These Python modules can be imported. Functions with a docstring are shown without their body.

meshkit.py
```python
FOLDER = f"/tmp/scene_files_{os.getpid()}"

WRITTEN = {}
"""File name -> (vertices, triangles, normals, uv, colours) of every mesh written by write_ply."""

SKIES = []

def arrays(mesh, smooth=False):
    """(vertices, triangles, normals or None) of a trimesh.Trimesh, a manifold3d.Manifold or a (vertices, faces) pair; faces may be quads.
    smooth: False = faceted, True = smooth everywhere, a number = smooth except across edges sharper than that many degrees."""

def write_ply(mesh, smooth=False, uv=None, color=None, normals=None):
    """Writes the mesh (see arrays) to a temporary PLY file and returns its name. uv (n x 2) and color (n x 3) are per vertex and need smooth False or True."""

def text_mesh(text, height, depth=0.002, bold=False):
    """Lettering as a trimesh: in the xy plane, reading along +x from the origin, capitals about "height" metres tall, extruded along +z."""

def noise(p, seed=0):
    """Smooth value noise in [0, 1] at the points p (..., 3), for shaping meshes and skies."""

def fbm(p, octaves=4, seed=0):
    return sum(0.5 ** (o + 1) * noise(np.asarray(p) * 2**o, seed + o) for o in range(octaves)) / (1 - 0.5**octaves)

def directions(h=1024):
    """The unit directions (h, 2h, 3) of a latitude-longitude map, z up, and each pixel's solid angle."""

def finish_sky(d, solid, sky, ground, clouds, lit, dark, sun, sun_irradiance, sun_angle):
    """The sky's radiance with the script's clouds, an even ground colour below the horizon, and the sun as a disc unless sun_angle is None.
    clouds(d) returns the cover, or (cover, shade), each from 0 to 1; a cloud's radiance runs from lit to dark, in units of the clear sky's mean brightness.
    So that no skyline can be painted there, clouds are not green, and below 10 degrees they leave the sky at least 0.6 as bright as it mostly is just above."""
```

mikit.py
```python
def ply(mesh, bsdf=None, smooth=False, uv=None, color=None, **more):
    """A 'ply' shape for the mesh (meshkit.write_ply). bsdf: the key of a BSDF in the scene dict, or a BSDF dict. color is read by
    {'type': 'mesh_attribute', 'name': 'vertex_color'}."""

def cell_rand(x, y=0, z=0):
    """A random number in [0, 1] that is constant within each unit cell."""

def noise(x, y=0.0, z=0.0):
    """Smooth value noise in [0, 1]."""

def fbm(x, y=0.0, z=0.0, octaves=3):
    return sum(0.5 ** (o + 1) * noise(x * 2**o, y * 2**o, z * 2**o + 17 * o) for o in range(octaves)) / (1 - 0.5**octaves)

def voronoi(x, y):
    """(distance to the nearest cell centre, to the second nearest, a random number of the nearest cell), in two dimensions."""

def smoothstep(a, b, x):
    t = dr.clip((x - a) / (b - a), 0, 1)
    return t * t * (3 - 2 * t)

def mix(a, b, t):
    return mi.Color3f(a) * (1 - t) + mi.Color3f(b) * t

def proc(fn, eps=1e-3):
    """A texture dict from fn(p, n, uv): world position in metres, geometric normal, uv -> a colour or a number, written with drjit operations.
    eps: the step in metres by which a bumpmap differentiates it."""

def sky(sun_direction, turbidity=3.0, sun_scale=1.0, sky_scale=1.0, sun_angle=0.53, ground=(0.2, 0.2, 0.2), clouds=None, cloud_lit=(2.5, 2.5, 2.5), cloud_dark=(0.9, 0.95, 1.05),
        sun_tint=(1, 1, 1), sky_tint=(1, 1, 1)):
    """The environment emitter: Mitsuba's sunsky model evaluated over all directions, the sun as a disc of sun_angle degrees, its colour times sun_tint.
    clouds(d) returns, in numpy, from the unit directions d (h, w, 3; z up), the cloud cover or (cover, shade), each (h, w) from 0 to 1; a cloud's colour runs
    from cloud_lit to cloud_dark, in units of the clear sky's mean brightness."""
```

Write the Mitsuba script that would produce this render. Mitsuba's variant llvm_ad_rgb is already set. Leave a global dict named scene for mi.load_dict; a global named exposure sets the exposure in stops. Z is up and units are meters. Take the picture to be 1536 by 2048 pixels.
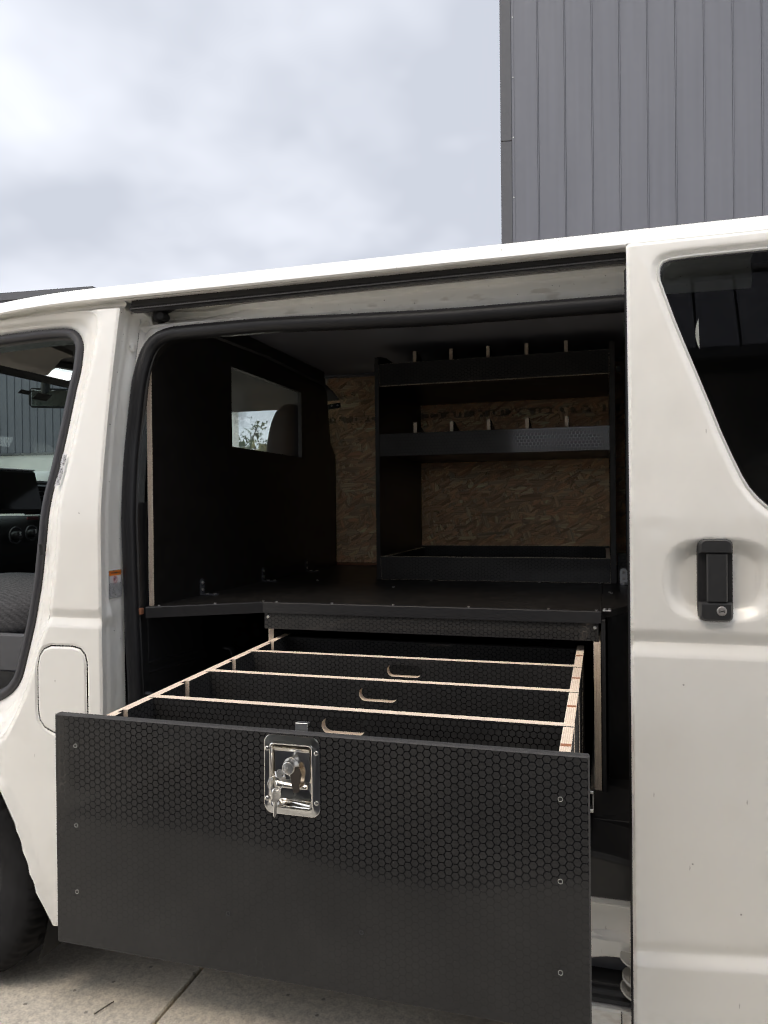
import math, random
import numpy as np
import trimesh, shapely
from shapely.geometry import Polygon, box as sbox, LineString, Point
from scipy.spatial import Delaunay
import drjit as dr
import mitsuba as mi
import mikit, meshkit
from mikit import proc, noise, fbm, voronoi, cell_rand, smoothstep, mix

T = mi.ScalarTransform4f
rng = np.random.default_rng(7)
scene, labels = {}, {}

# ------------------------------------------------------------------ camera, sky, exposure
EYE = np.array([0.0, -1.58, 1.28])
FWD = np.array([-0.28190, 0.95942, -0.00624])
UP = np.array([0.00824, 0.00893, 0.99993])
scene['camera'] = {'type': 'perspective', 'fov': 54.08, 'fov_axis': 'x', 'near_clip': 0.05, 'far_clip': 2000.0,
                   'to_world': T().look_at(origin=EYE.tolist(), target=(EYE + FWD).tolist(), up=UP.tolist())}
exposure = 3.0
SUN = np.array([-0.50, -1.0, 1.75]); SUN = SUN / np.linalg.norm(SUN)


def clouds(d):
    """A closed overcast: soft lumps, brighter overhead and round the hidden sun."""
    z = np.maximum(d[..., 2], 0.02)
    q = np.stack([d[..., 0] / (z + 0.35), d[..., 1] / (z + 0.35), z * 0.4], -1)
    n = meshkit.fbm(q * 2.6 + 11.3, 5, 3)
    m = meshkit.fbm(q * 6.0 + 2.7, 4, 9)
    lump = np.clip((n - 0.5) * 2.4 + (m - 0.5) * 0.7, -1, 1)
    glow = np.clip((d * SUN).sum(-1), 0, 1) ** 2
    shade = 0.93 - 0.18 * lump * (0.45 + 0.55 * np.clip(1 - glow, 0, 1)) + 0.06 * z - 0.75 * glow
    return np.ones_like(z), np.clip(shade, 0, 1)


scene['sky'] = mikit.sky(SUN, turbidity=3.0, sun_scale=0.10, sun_angle=24, ground=(0.22, 0.21, 0.2), clouds=clouds,
                         cloud_lit=(3.6, 3.6, 3.68), cloud_dark=(0.84, 0.89, 1.005))


# ------------------------------------------------------------------ helpers
def number(key):
    if key not in scene and key not in labels and not any(k.startswith(key + '__') for k in scene):
        return key
    i = 1
    while f'{key}_{i:03d}' in scene or f'{key}_{i:03d}' in labels or any(k.startswith(f'{key}_{i:03d}__') for k in scene):
        i += 1
    return f'{key}_{i:03d}'


def thing(name, label, cat, group=None, kind=None):
    key = number(name)
    labels[key] = {'label': label, 'category': cat}
    if group:
        labels[key]['group'] = group
    return key


def struct(name):
    labels[name] = {'label': name.replace('_', ' '), 'kind': 'structure'}
    return name


def add(key, mesh, bsdf, smooth=False, uv=None, normals=None, label=None):
    if '__' in key or key not in labels:
        key = number(key)
    if IN_FITOUT:
        mesh = to_size(mesh)
    if normals is not None:
        scene[key] = {'type': 'ply', 'filename': meshkit.write_ply(mesh, False, uv, None, normals), 'face_normals': False, 'bsdf': {'type': 'ref', 'id': bsdf}}
    else:
        scene[key] = mikit.ply(mesh, bsdf, smooth=smooth, uv=uv)
    if label:
        labels[key] = {'label': label}
    return key


IN_FITOUT = False


def to_size(mesh):
    """The fit-out is drawn in its own units; this brings it to metres and sets it on the van's floor."""
    v, f = (mesh.vertices, mesh.faces) if hasattr(mesh, 'vertices') else mesh
    f = np.asarray(f)
    if f.shape[1] == 4:
        f = np.vstack([f[:, [0, 1, 2]], f[:, [0, 2, 3]]])
    return trimesh.Trimesh(np.asarray(v, float) * 1.045 + [0, 0.075, -0.0570], f, process=False)


def cat_meshes(*ms):
    out = []
    for m in ms:
        if isinstance(m, tuple):
            f = np.asarray(m[1])
            if f.shape[1] == 4:
                f = np.vstack([f[:, [0, 1, 2]], f[:, [0, 2, 3]]])
            m = trimesh.Trimesh(np.asarray(m[0], float), f, process=False)
        out.append(m)
    return trimesh.util.concatenate(out)


def cbox(lo, hi, c=0.0015):
    """A box with chamfered edges between two corners."""
    lo, hi = np.minimum(lo, hi).astype(float), np.maximum(lo, hi).astype(float)
    c = min(c, 0.3 * float((hi - lo).min()))
    h, m = (hi - lo) / 2, (hi + lo) / 2
    p = []
    for s in np.ndindex(2, 2, 2):
        s = np.array(s) * 2 - 1
        for k in range(3):
            v = s * (h - c)
            v[k] = s[k] * h[k]
            p.append(m + v)
    return trimesh.convex.convex_hull(np.array(p))


def rot(mesh, axis, deg, about):
    m = mesh.copy()
    m.apply_transform(trimesh.transformations.rotation_matrix(math.radians(deg), axis, about))
    return m


def extrude(poly, axis, a, b, c=0.0):
    """A polygon carried from a to b along an axis. Its plane: (x,z) for axis y, (y,z) for axis x, (x,y) for axis z."""
    m = trimesh.creation.extrude_polygon(poly, b - a, engine='earcut')
    v = m.vertices.copy()
    if axis == 'y':
        w = np.stack([v[:, 0], a + v[:, 2], v[:, 1]], -1)
    elif axis == 'x':
        w = np.stack([a + v[:, 2], v[:, 0], v[:, 1]], -1)
    else:
        w = np.stack([v[:, 0], v[:, 1], a + v[:, 2]], -1)
    m = trimesh.Trimesh(w, m.faces, process=False)
    m.fix_normals()
    return m


def rrect(x0, x1, z0, z1, r, n=8):
    return sbox(x0 + r, z0 + r, x1 - r, z1 - r).buffer(r, quad_segs=n)


HEXP = 0.0114


def plyuv(mesh, axis, pitch=HEXP, pointy=False, film='hex', edge='raw', off=(0.0, 0.0)):
    """(mesh, uv): faces across the axis carry the film (uv in hexagon pitches), the others the cut edge (uv = 500 + depth in the plies, length)."""
    v = mesh.vertices[mesh.faces].reshape(-1, 3)
    n = np.repeat(mesh.face_normals, 3, 0)
    f = np.arange(len(v)).reshape(-1, 3)
    o = [k for k in range(3) if k != axis]
    uv = (v[:, o] - np.array(off)) / pitch
    if not pointy:
        uv = uv[:, ::-1]
    if film == 'smooth':
        uv = np.stack([3000 + v[:, o[0]], v[:, o[1]]], -1)
    t = v[:, axis] - mesh.vertices[:, axis].min()
    e = np.abs(n[:, axis]) < 0.85
    base = 500.0 if edge == 'raw' else 1500.0
    uv[e] = np.stack([base + t, v[:, o].sum(1)], -1)[e]
    return trimesh.Trimesh(v, f, process=False), uv


def board(key, lo, hi, axis, shear=None, c=0.0008, label=None, **kw):
    m = cbox(lo, hi, c)
    return plymesh(key, m, axis, shear, label, **kw)


def plymesh(key, m, axis, shear=None, label=None, **kw):
    m, uv = plyuv(m, axis, **kw)
    if shear is not None:
        v = m.vertices.copy()
        v[:, 2] += shear[0] * (v[:, 1] - shear[1])
        m = trimesh.Trimesh(v, m.faces, process=False)
    return add(key, m, 'ply_board', uv=uv, label=label)


def loft(rows, closed=False):
    r = np.asarray(rows, float)
    n, m = r.shape[:2]
    i, j = np.meshgrid(np.arange(n - 1), np.arange(m if closed else m - 1), indexing='ij')
    j2 = (j + 1) % m
    q = np.stack([i * m + j, i * m + j2, (i + 1) * m + j2, (i + 1) * m + j], -1).reshape(-1, 4)
    return r.reshape(-1, 3), np.vstack([q[:, [0, 1, 2]], q[:, [0, 2, 3]]])


def tube(pts, r, n=10, closed=False, up=None):
    p = np.asarray(pts, float)
    if closed:
        t = np.roll(p, -1, 0) - np.roll(p, 1, 0)
    else:
        t = np.gradient(p, axis=0)
    t /= np.linalg.norm(t, axis=1, keepdims=True) + 1e-12
    if up is None:
        up = np.array([0, 1.0, 0]) if np.abs(t[:, 1]).max() < 0.9 else np.array([0.3, 0.2, 1.0])
    a = np.cross(t, up)
    a /= np.linalg.norm(a, axis=1, keepdims=True) + 1e-12
    b = np.cross(a, t)
    ra, rb = (r, r) if np.isscalar(r) else r
    an = np.arange(n) * 2 * np.pi / n
    rows = p[:, None] + ra * np.cos(an)[None, :, None] * a[:, None] + rb * np.sin(an)[None, :, None] * b[:, None]
    if closed:
        rows = np.concatenate([rows, rows[:1]])
        return loft(rows, True)
    v, f = loft(rows, True)
    k = len(p)
    v = np.vstack([v, p[:1], p[-1:]])
    f = list(f) + [[(j + 1) % n, j, k * n] for j in range(n)] + [[(k - 1) * n + j, (k - 1) * n + (j + 1) % n, k * n + 1] for j in range(n)]
    return v, np.array(f)


def spline(pts, n=80):
    """A smooth path through the points, evenly spaced."""
    p = np.asarray(pts, float)
    from scipy.interpolate import PchipInterpolator
    s = np.r_[0, np.cumsum(np.linalg.norm(np.diff(p, axis=0), axis=1))]
    return np.stack([PchipInterpolator(s, p[:, k])(np.linspace(0, s[-1], n)) for k in range(p.shape[1])], -1)


def disc(c, axis, r, h, n=20, c2=None):
    """A short cylinder with a chamfer, centred at c, along the axis vector."""
    m = trimesh.creation.revolve([[0, -h / 2], [r, -h / 2], [r, h / 2 - r * .12], [r * .88, h / 2], [0, h / 2]], sections=n)
    m.apply_transform(trimesh.geometry.align_vectors([0, 0, 1], axis))
    m.apply_translation(c)
    return m


def sheet(poly, h, yfn, extra=(), eh=None):
    """A thin skin: a polygon in (x, z) meshed finely and pushed to y = yfn(x, z). Returns ((v, f), normals)."""
    eh = eh or h * 0.6
    pts = []
    for ring in [poly.exterior, *poly.interiors]:
        k = max(8, int(ring.length / eh))
        pts.append(np.array([ring.interpolate(s, True).coords[0] for s in np.linspace(0, 1, k, endpoint=False)]))
        pts.append(np.array(ring.coords[:-1]))
    x0, z0, x1, z1 = poly.bounds
    gx, gz = np.meshgrid(np.arange(x0, x1, h), np.arange(z0, z1, h * 0.866))
    gx = gx + (np.arange(gx.shape[0]) % 2)[:, None] * h / 2
    g = [np.stack([gx.ravel(), gz.ravel()], -1), *extra]
    inner = poly.buffer(-0.35 * eh)
    for q in g:
        pts.append(q[shapely.contains_xy(inner, q[:, 0], q[:, 1])])
    p = np.vstack(pts)
    _, keep = np.unique(np.round(p / 5e-4).astype(int), axis=0, return_index=True)
    p = p[np.sort(keep)]
    f = Delaunay(p).simplices
    c = p[f].mean(1)
    f = f[shapely.contains_xy(poly, c[:, 0], c[:, 1])]
    a = p[f]
    area = (a[:, 1, 0] - a[:, 0, 0]) * (a[:, 2, 1] - a[:, 0, 1]) - (a[:, 1, 1] - a[:, 0, 1]) * (a[:, 2, 0] - a[:, 0, 0])
    f = np.where((area < 0)[:, None], f[:, ::-1], f)[np.abs(area) > 1e-10]
    e = 4e-4
    x, z = p[:, 0], p[:, 1]
    n = np.stack([(yfn(x + e, z) - yfn(x - e, z)) / (2 * e), -np.ones(len(p)), (yfn(x, z + e) - yfn(x, z - e)) / (2 * e)], -1)
    n /= np.linalg.norm(n, axis=1, keepdims=True)
    v = np.stack([x, yfn(x, z), z], -1)
    return (v, f), n


def grid(x0, x1, z0, z1, dx, dz):
    gx, gz = np.meshgrid(np.arange(x0, x1, dx), np.arange(z0, z1, dz))
    return np.stack([gx.ravel(), gz.ravel()], -1)


def sstep(a, b, x):
    t = np.clip((np.asarray(x, float) - a) / (b - a), 0, 1)
    return t * t * (3 - 2 * t)


# ------------------------------------------------------------------ materials
def principled(color, rough=0.5, metal=0.0, spec=0.5, twosided=True, **kw):
    c = color if isinstance(color, dict) else {'type': 'rgb', 'value': list(color)}
    b = {'type': 'principled', 'base_color': c, 'roughness': rough, 'metallic': metal, 'specular': spec, **kw}
    return {'type': 'twosided', 'bsdf': b} if twosided else b


def tex_paint(p, n, uv):
    grime = smoothstep(0.52, 0.85, fbm(p.x * 9 + 3, p.y * 9, p.z * 5, 4))
    d, _, r = voronoi(p.x * 24 + 0.37 * p.y, p.z * 24)
    speck = smoothstep(0.055, 0.02, d) * smoothstep(0.975, 0.98, r)
    d2, _, r2 = voronoi(p.x * 60 + 5, p.z * 16 + p.y * 3)
    scuff = smoothstep(0.10, 0.03, d2) * smoothstep(0.975, 0.98, r2)
    low = smoothstep(0.40, 0.22, p.z + 0.16 * fbm(p.x * 13, p.z * 30, p.y * 9, 4)) * smoothstep(0.35, 0.75, fbm(p.x * 90, p.y * 70, p.z * 120, 3))
    c = mix((0.81, 0.80, 0.76), (0.755, 0.735, 0.68), grime * 0.5)
    c = mix(c, (0.42, 0.34, 0.25), low * 0.35)
    return mix(c, (0.16, 0.14, 0.12), dr.minimum(speck + 0.55 * scuff, 1.0) * 0.75)


def hexdist(u, v):
    """Distance to the nearest edge of the hexagon that (u, v) falls in, pitch 1."""
    s = 1.7320508
    ax, ay = u - dr.floor(u) - 0.5, v - dr.floor(v / s) * s - s / 2
    bu, bv = u + 0.5, v + s / 2
    bx, by = bu - dr.floor(bu) - 0.5, bv - dr.floor(bv / s) * s - s / 2
    near = ax * ax + ay * ay < bx * bx + by * by
    x, y = dr.abs(dr.select(near, ax, bx)), dr.abs(dr.select(near, ay, by))
    return 0.5 - dr.maximum(x, 0.5 * x + 0.8660254 * y)


def line_of(uv):
    return smoothstep(0.085, 0.05, hexdist(uv.x, uv.y))


def tex_ply_color(p, n, uv):
    u = uv.x
    film = mi.Color3f(0.034, 0.033, 0.0325)
    fleck = noise(p.x * 400, p.y * 400, p.z * 400)
    smudge = smoothstep(0.50, 0.80, fbm(p.x * 7 + 2, p.z * 7, p.y * 7, 4))
    film = film * (0.8 + 0.4 * fleck) + mi.Color3f(0.016, 0.015, 0.014) * smudge * (0.4 + 0.6 * noise(p.x * 130, p.y * 130, p.z * 130))
    d, _, r = voronoi(p.x * 55 + p.y * 17, p.z * 55)
    film = film + mi.Color3f(0.10, 0.095, 0.09) * smoothstep(0.06, 0.02, d) * smoothstep(0.93, 0.95, r)
    smooth_film = mi.Color3f(0.0125, 0.0115, 0.011) * (0.8 + 0.4 * noise(p.x * 30, p.y * 30, p.z * 30))
    t = dr.select(u > 1000, u - 1500, u - 500) / 0.0016
    lay = dr.floor(t)
    odd = lay - 2 * dr.floor(lay / 2)
    edge_line = smoothstep(0.36, 0.5, dr.abs(t - lay - 0.5))
    grain = noise(uv.y * 220, lay * 7.3, 0.5) * 0.6 + 0.4 * noise(uv.y * 900, t * 3, 2.0)
    raw = mix((0.88, 0.76, 0.62), (0.70, 0.52, 0.38), odd * 0.7) * (0.78 + 0.35 * grain)
    raw = mix(raw, (0.30, 0.18, 0.11), edge_line * 0.2)
    black = mi.Color3f(0.055, 0.053, 0.053) * (0.55 + 0.8 * grain) * (1 - 0.35 * edge_line)
    c = dr.select(u > 2500, smooth_film, film)
    c = dr.select((u > 450) & (u < 1000), raw, c)
    return dr.select((u >= 1000) & (u < 2500), black, c)


def tex_ply_rough(p, n, uv):
    u = uv.x
    wipe = smoothstep(0.35, 0.65, fbm(p.x * 4 + 9, p.z * 5, p.y * 4, 3))
    r = 0.42 + 0.14 * wipe
    r = dr.select(u > 2500, 0.34 + 0.08 * noise(p.x * 8, p.y * 8, p.z * 8), r)
    return dr.select((u > 450) & (u < 2500), 0.62, r)


def tex_osb(p, n, uv):
    c = mi.Color3f(0.66, 0.43, 0.24) * (0.7 + 0.6 * fbm(p.x * 30, p.z * 60, 0.0, 2))
    palette = ((0.85, 0.60, 0.36), (0.76, 0.47, 0.26), (0.90, 0.73, 0.49), (0.64, 0.38, 0.21))
    for k, (ang, sx, sz) in enumerate(((0.25, 12, 50), (-0.65, 14, 58), (1.3, 15, 58), (-0.2, 10, 42), (0.9, 17, 70), (-1.25, 16, 66), (0.05, 11, 46), (0.5, 21, 92))):
        ca, sa = math.cos(ang), math.sin(ang)
        warp = 0.02 * (fbm(p.x * 12 + k, p.z * 12, 0.3, 2) - 0.5)
        x, z = (p.x * ca + p.z * sa) * sx + 3.1 * k, (-p.x * sa + p.z * ca + warp) * sz + 7.7 * k
        d, d2, r = voronoi(x, z)
        on = smoothstep(0.56, 0.58, r) * smoothstep(0.04, 0.10, d2 - d)
        tone = mix(palette[k % 4], palette[(k + 1) % 4], cell_rand(r * 997, k)) * (0.68 + 0.64 * noise(x * 0.7, z * 6, k)) * (0.76 + 0.52 * cell_rand(r * 613, k, 3))
        c = c * (1 - on) + tone * on
        rim = smoothstep(0.09, 0.03, d2 - d) * smoothstep(0.56, 0.58, r)
        c = c * (1 - 0.22 * rim)
    ink = smoothstep(0.46, 0.6, noise(p.x * 90, p.z * 55, 4.0)) * smoothstep(0.019, 0.010, dr.abs(p.z - 1.672))
    return mix(c, (0.03, 0.03, 0.035), ink * 0.6)


def tex_concrete(p, n, uv):
    big = fbm(p.x * 1.7, p.y * 1.7, 0.0, 4)
    fine = noise(p.x * 260, p.y * 260, 1.0)
    mid = noise(p.x * 90, p.y * 90, 2.0)
    c = mix((0.62, 0.57, 0.485), (0.51, 0.465, 0.395), smoothstep(0.3, 0.7, big))
    c = c * (0.70 + 0.35 * fine + 0.28 * mid)
    d, _, r = voronoi(p.x * 14, p.y * 14)
    spot = smoothstep(0.10, 0.04, d) * smoothstep(0.72, 0.75, r)
    return mix(c, (0.05, 0.045, 0.04), spot * 0.6)


def tex_clad(p, n, uv):
    g = fbm(p.x * 1.3, p.y * 1.3, p.z * 0.5, 3)
    s = noise(p.x * 24, p.y * 24, p.z * 0.7)
    return mix((0.090, 0.095, 0.116), (0.110, 0.115, 0.136), g) * (0.93 + 0.12 * s)


def tex_tilt(p, n, uv):
    return mix((0.48, 0.49, 0.47), (0.55, 0.555, 0.53), fbm(p.x * 0.8, p.y * 0.8, p.z * 0.8, 4))


def tex_fabric(p, n, uv):
    w = noise(p.x * 210, p.y * 310, p.z * 300)
    row = (p.y + 0.35 * p.x + 0.8 * p.z) * 62
    rib = smoothstep(0.1, 0.45, dr.abs(row - dr.floor(row) - 0.5))
    return mix((0.035, 0.035, 0.038), (0.115, 0.115, 0.122), 0.75 * w + 0.25 * rib)


def tex_tyre(p, n, uv):
    return mi.Color3f(0.013, 0.013, 0.014) * (0.7 + 0.7 * fbm(p.x * 25, p.y * 25, p.z * 25, 3))


def tex_header(p, n, uv):
    rub = smoothstep(0.50, 0.72, fbm(p.x * 28, p.z * 60, p.y * 30, 3)) * smoothstep(1.790, 1.765, p.z) * smoothstep(1.725, 1.735, p.z)
    c = mix((0.80, 0.79, 0.75), (0.55, 0.52, 0.47), rub * 0.7)
    d, _, r = voronoi(p.x * 70 + p.y * 45, p.z * 70)
    return mix(c, (0.12, 0.10, 0.09), smoothstep(0.12, 0.05, d) * smoothstep(0.93, 0.95, r) * 0.8)


def tex_leaf(p, n, uv):
    return mix((0.035, 0.055, 0.022), (0.10, 0.12, 0.045), noise(p.x * 1.3, p.y * 1.3, p.z * 1.3))


def tex_dry(p, n, uv):
    return mix((0.16, 0.15, 0.06), (0.33, 0.29, 0.15), noise(p.x * 1.1, p.y * 1.1, p.z * 1.1))


scene['van_paint'] = principled(proc(tex_paint), 0.26, spec=0.5, clearcoat=1.0, clearcoat_gloss=0.95)
scene['inner_paint'] = principled(proc(tex_header), 0.38, spec=0.45)
scene['ply_board'] = {'type': 'twosided', 'bsdf': {'type': 'bumpmap', 'warp': proc(lambda p, n, uv: 0.0075 * noise(p.x * 2.6 + 0.7, p.y * 2.6, p.z * 3.1 + 0.4), eps=0.004), 'bsdf': {
    'type': 'blendbsdf', 'weight': proc(lambda p, n, uv: dr.select(uv.x > 450, 0.0, line_of(uv))),
    'cells': principled(proc(tex_ply_color), proc(tex_ply_rough), spec=0.42, twosided=False), 'grooves': principled((0.004, 0.004, 0.0045), 0.07, spec=1.0, twosided=False)}}}
scene['osb'] = principled(proc(tex_osb), 0.6, spec=0.35)
scene['concrete'] = principled(proc(tex_concrete), 0.85, spec=0.25)
scene['cladding'] = principled(proc(tex_clad), 0.42, spec=0.6)
scene['flashing'] = principled((0.060, 0.062, 0.070), 0.45, spec=0.5)
scene['tilt_panel'] = principled(proc(tex_tilt), 0.8, spec=0.3)
scene['rubber'] = principled((0.013, 0.013, 0.015), 0.5, spec=0.5)
scene['grey_rubber'] = principled((0.040, 0.040, 0.047), 0.5, spec=0.5)
scene['black_plastic'] = principled((0.018, 0.018, 0.019), 0.42, spec=0.5)
scene['handle_plastic'] = principled((0.026, 0.026, 0.027), 0.36, spec=0.5)
scene['soot_plastic'] = principled((0.012, 0.012, 0.013), 0.6, spec=0.4)
scene['dark_alloy'] = principled((0.020, 0.020, 0.022), 0.33, spec=0.6)
scene['headliner'] = principled((0.088, 0.085, 0.083), 0.85, spec=0.2)
scene['visor_cloth'] = principled((0.155, 0.145, 0.13), 0.85, spec=0.2)
scene['ceiling_liner'] = principled((0.36, 0.37, 0.40), 0.6, spec=0.4)
scene['fabric'] = principled(proc(tex_fabric), 0.85, spec=0.2, sheen=0.4)
scene['tyre_rubber'] = principled(proc(tex_tyre), 0.8, spec=0.15)
scene['steel'] = principled((0.86, 0.84, 0.80), 0.11, metal=1.0)
scene['satin_steel'] = principled((0.78, 0.77, 0.75), 0.32, metal=1.0)
scene['track_grey'] = principled((0.16, 0.16, 0.17), 0.4, spec=0.5)
scene['worn_metal'] = principled((0.36, 0.34, 0.33), 0.45, metal=0.6)
scene['galvanised'] = principled((0.62, 0.63, 0.64), 0.38, metal=1.0)
scene['brown_sheen_metal'] = principled((0.52, 0.43, 0.34), 0.22, metal=1.0)  # brown reflection on the hanging key, put into its base colour
scene['mirror_silver'] = {'type': 'twosided', 'bsdf': {'type': 'roughconductor', 'material': 'Ag', 'alpha': 0.03}}
scene['bracket_grey'] = principled((0.52, 0.51, 0.48), 0.35, spec=0.5)
scene['white_plastic'] = principled((0.80, 0.82, 0.80), 0.25, spec=0.5)
scene['pale_grey'] = principled((0.55, 0.56, 0.54), 0.4)
scene['window_frame'] = principled((0.72, 0.72, 0.70), 0.4)
scene['clear_glass'] = {'type': 'thindielectric', 'int_ior': 1.5, 'specular_transmittance': {'type': 'rgb', 'value': [0.44, 0.54, 0.53]}}
scene['side_glass'] = {'type': 'thindielectric', 'int_ior': 1.5, 'specular_transmittance': {'type': 'rgb', 'value': [0.86, 0.94, 0.92]}}
scene['perspex'] = {'type': 'thindielectric', 'int_ior': 1.49, 'specular_transmittance': {'type': 'rgb', 'value': [0.92, 0.94, 0.93]}}
scene['dark_glass'] = {'type': 'thindielectric', 'int_ior': 1.52, 'specular_transmittance': {'type': 'rgb', 'value': [0.20, 0.22, 0.22]}}
scene['screen_glass'] = principled((0.008, 0.009, 0.010), 0.08, spec=0.6)
scene['label_white'] = principled((0.70, 0.70, 0.71), 0.4)
scene['light_sliver_grey'] = principled((0.26, 0.27, 0.25), 0.5)  # painted tone for the sliver of light in the door glass
scene['label_orange'] = principled((0.80, 0.22, 0.03), 0.4)
scene['label_red'] = principled((0.55, 0.04, 0.05), 0.4)
scene['label_ink'] = principled((0.03, 0.03, 0.04), 0.5)
scene['leaf'] = principled(proc(tex_leaf), 0.7, spec=0.3)
scene['dry_leaf'] = principled(proc(tex_dry), 0.8, spec=0.2)
scene['bark'] = principled((0.10, 0.085, 0.07), 0.9, spec=0.2)
scene['red_plastic'] = principled((0.16, 0.015, 0.02), 0.4)
scene['brown_strip'] = principled((0.36, 0.155, 0.085), 0.55)
scene['smear'] = {'type': 'mask', 'opacity': proc(lambda p, n, uv: 0.55 * smoothstep(0.075, 0.02, dr.abs(p.y - 0.682 - 0.012 * noise(p.z * 40))) * smoothstep(1.557, 1.614, p.z + 0.03 * noise(p.y * 60, p.z * 25)) * smoothstep(1.693, 1.661, p.z) * (0.5 + 0.5 * noise(p.y * 90, p.z * 40))),
                  'bsdf': principled((0.55, 0.57, 0.56), 0.9)}

# ------------------------------------------------------------------ the ground
ground = struct('ground')
add('ground', (np.array([[-600, -600, -0.03], [600, -600, -0.03], [600, 600, -0.03], [-600, 600, -0.03]]), np.array([[0, 1, 2, 3]])), 'concrete')
apron = struct('concrete_apron')
xs, ys = [-25.09 + 3 * k for k in range(18)], [-15.0 + 4 * k for k in range(12)]
for a, b in zip(xs[:-1], xs[1:]):
    for c, d in zip(ys[:-1], ys[1:]):
        add('concrete_apron__slab', cbox([a + .004, c + .004, -0.12], [b - .004, d - .004, 0.0], 0.004), 'concrete')


def tw(name, pts, r, label, cat):
    k = thing(name, label, cat)
    add(k, tube(spline(pts, 10), r, 6), 'bark', smooth=True)


tw('twig', [(-1.252, 0.03, .004), (-1.24, 0.06, .006), (-1.235, 0.085, .004)], 0.0018, 'short dark twig lying on the concrete below the drawer, near the front tyre', 'twig')

# ------------------------------------------------------------------ the buildings
def clad_wall(key, origin, ang, length, z0, z1, pitch, seam=0.014, depth=0.016):
    """Wall of flat upright trays with raised seams between them: each tray one part, each seam one part."""
    c, s = math.cos(ang), math.sin(ang)
    M = np.array([[c, -s, 0], [s, c, 0], [0, 0, 1]])

    def put(m):
        m = m.copy()
        m.vertices = m.vertices @ M.T + np.array([origin[0], origin[1], 0])
        return m
    n = int(length / pitch)
    for k in range(n):
        a, b = k * pitch, (k + 1) * pitch
        add(f'{key}__cladding_panel', put(rot(cbox([a + .002, 0.0, z0], [b - seam - .001, 0.05, z1], 0.003), [0, 0, 1], .5 * math.sin(k * 2.3 + 1), [(a + b) / 2, 0, 0])), 'cladding')
        add(f'{key}__seam', put(cbox([b - seam, -depth, z0], [b, 0.03, z1], 0.005)), 'cladding')
    return put


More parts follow.
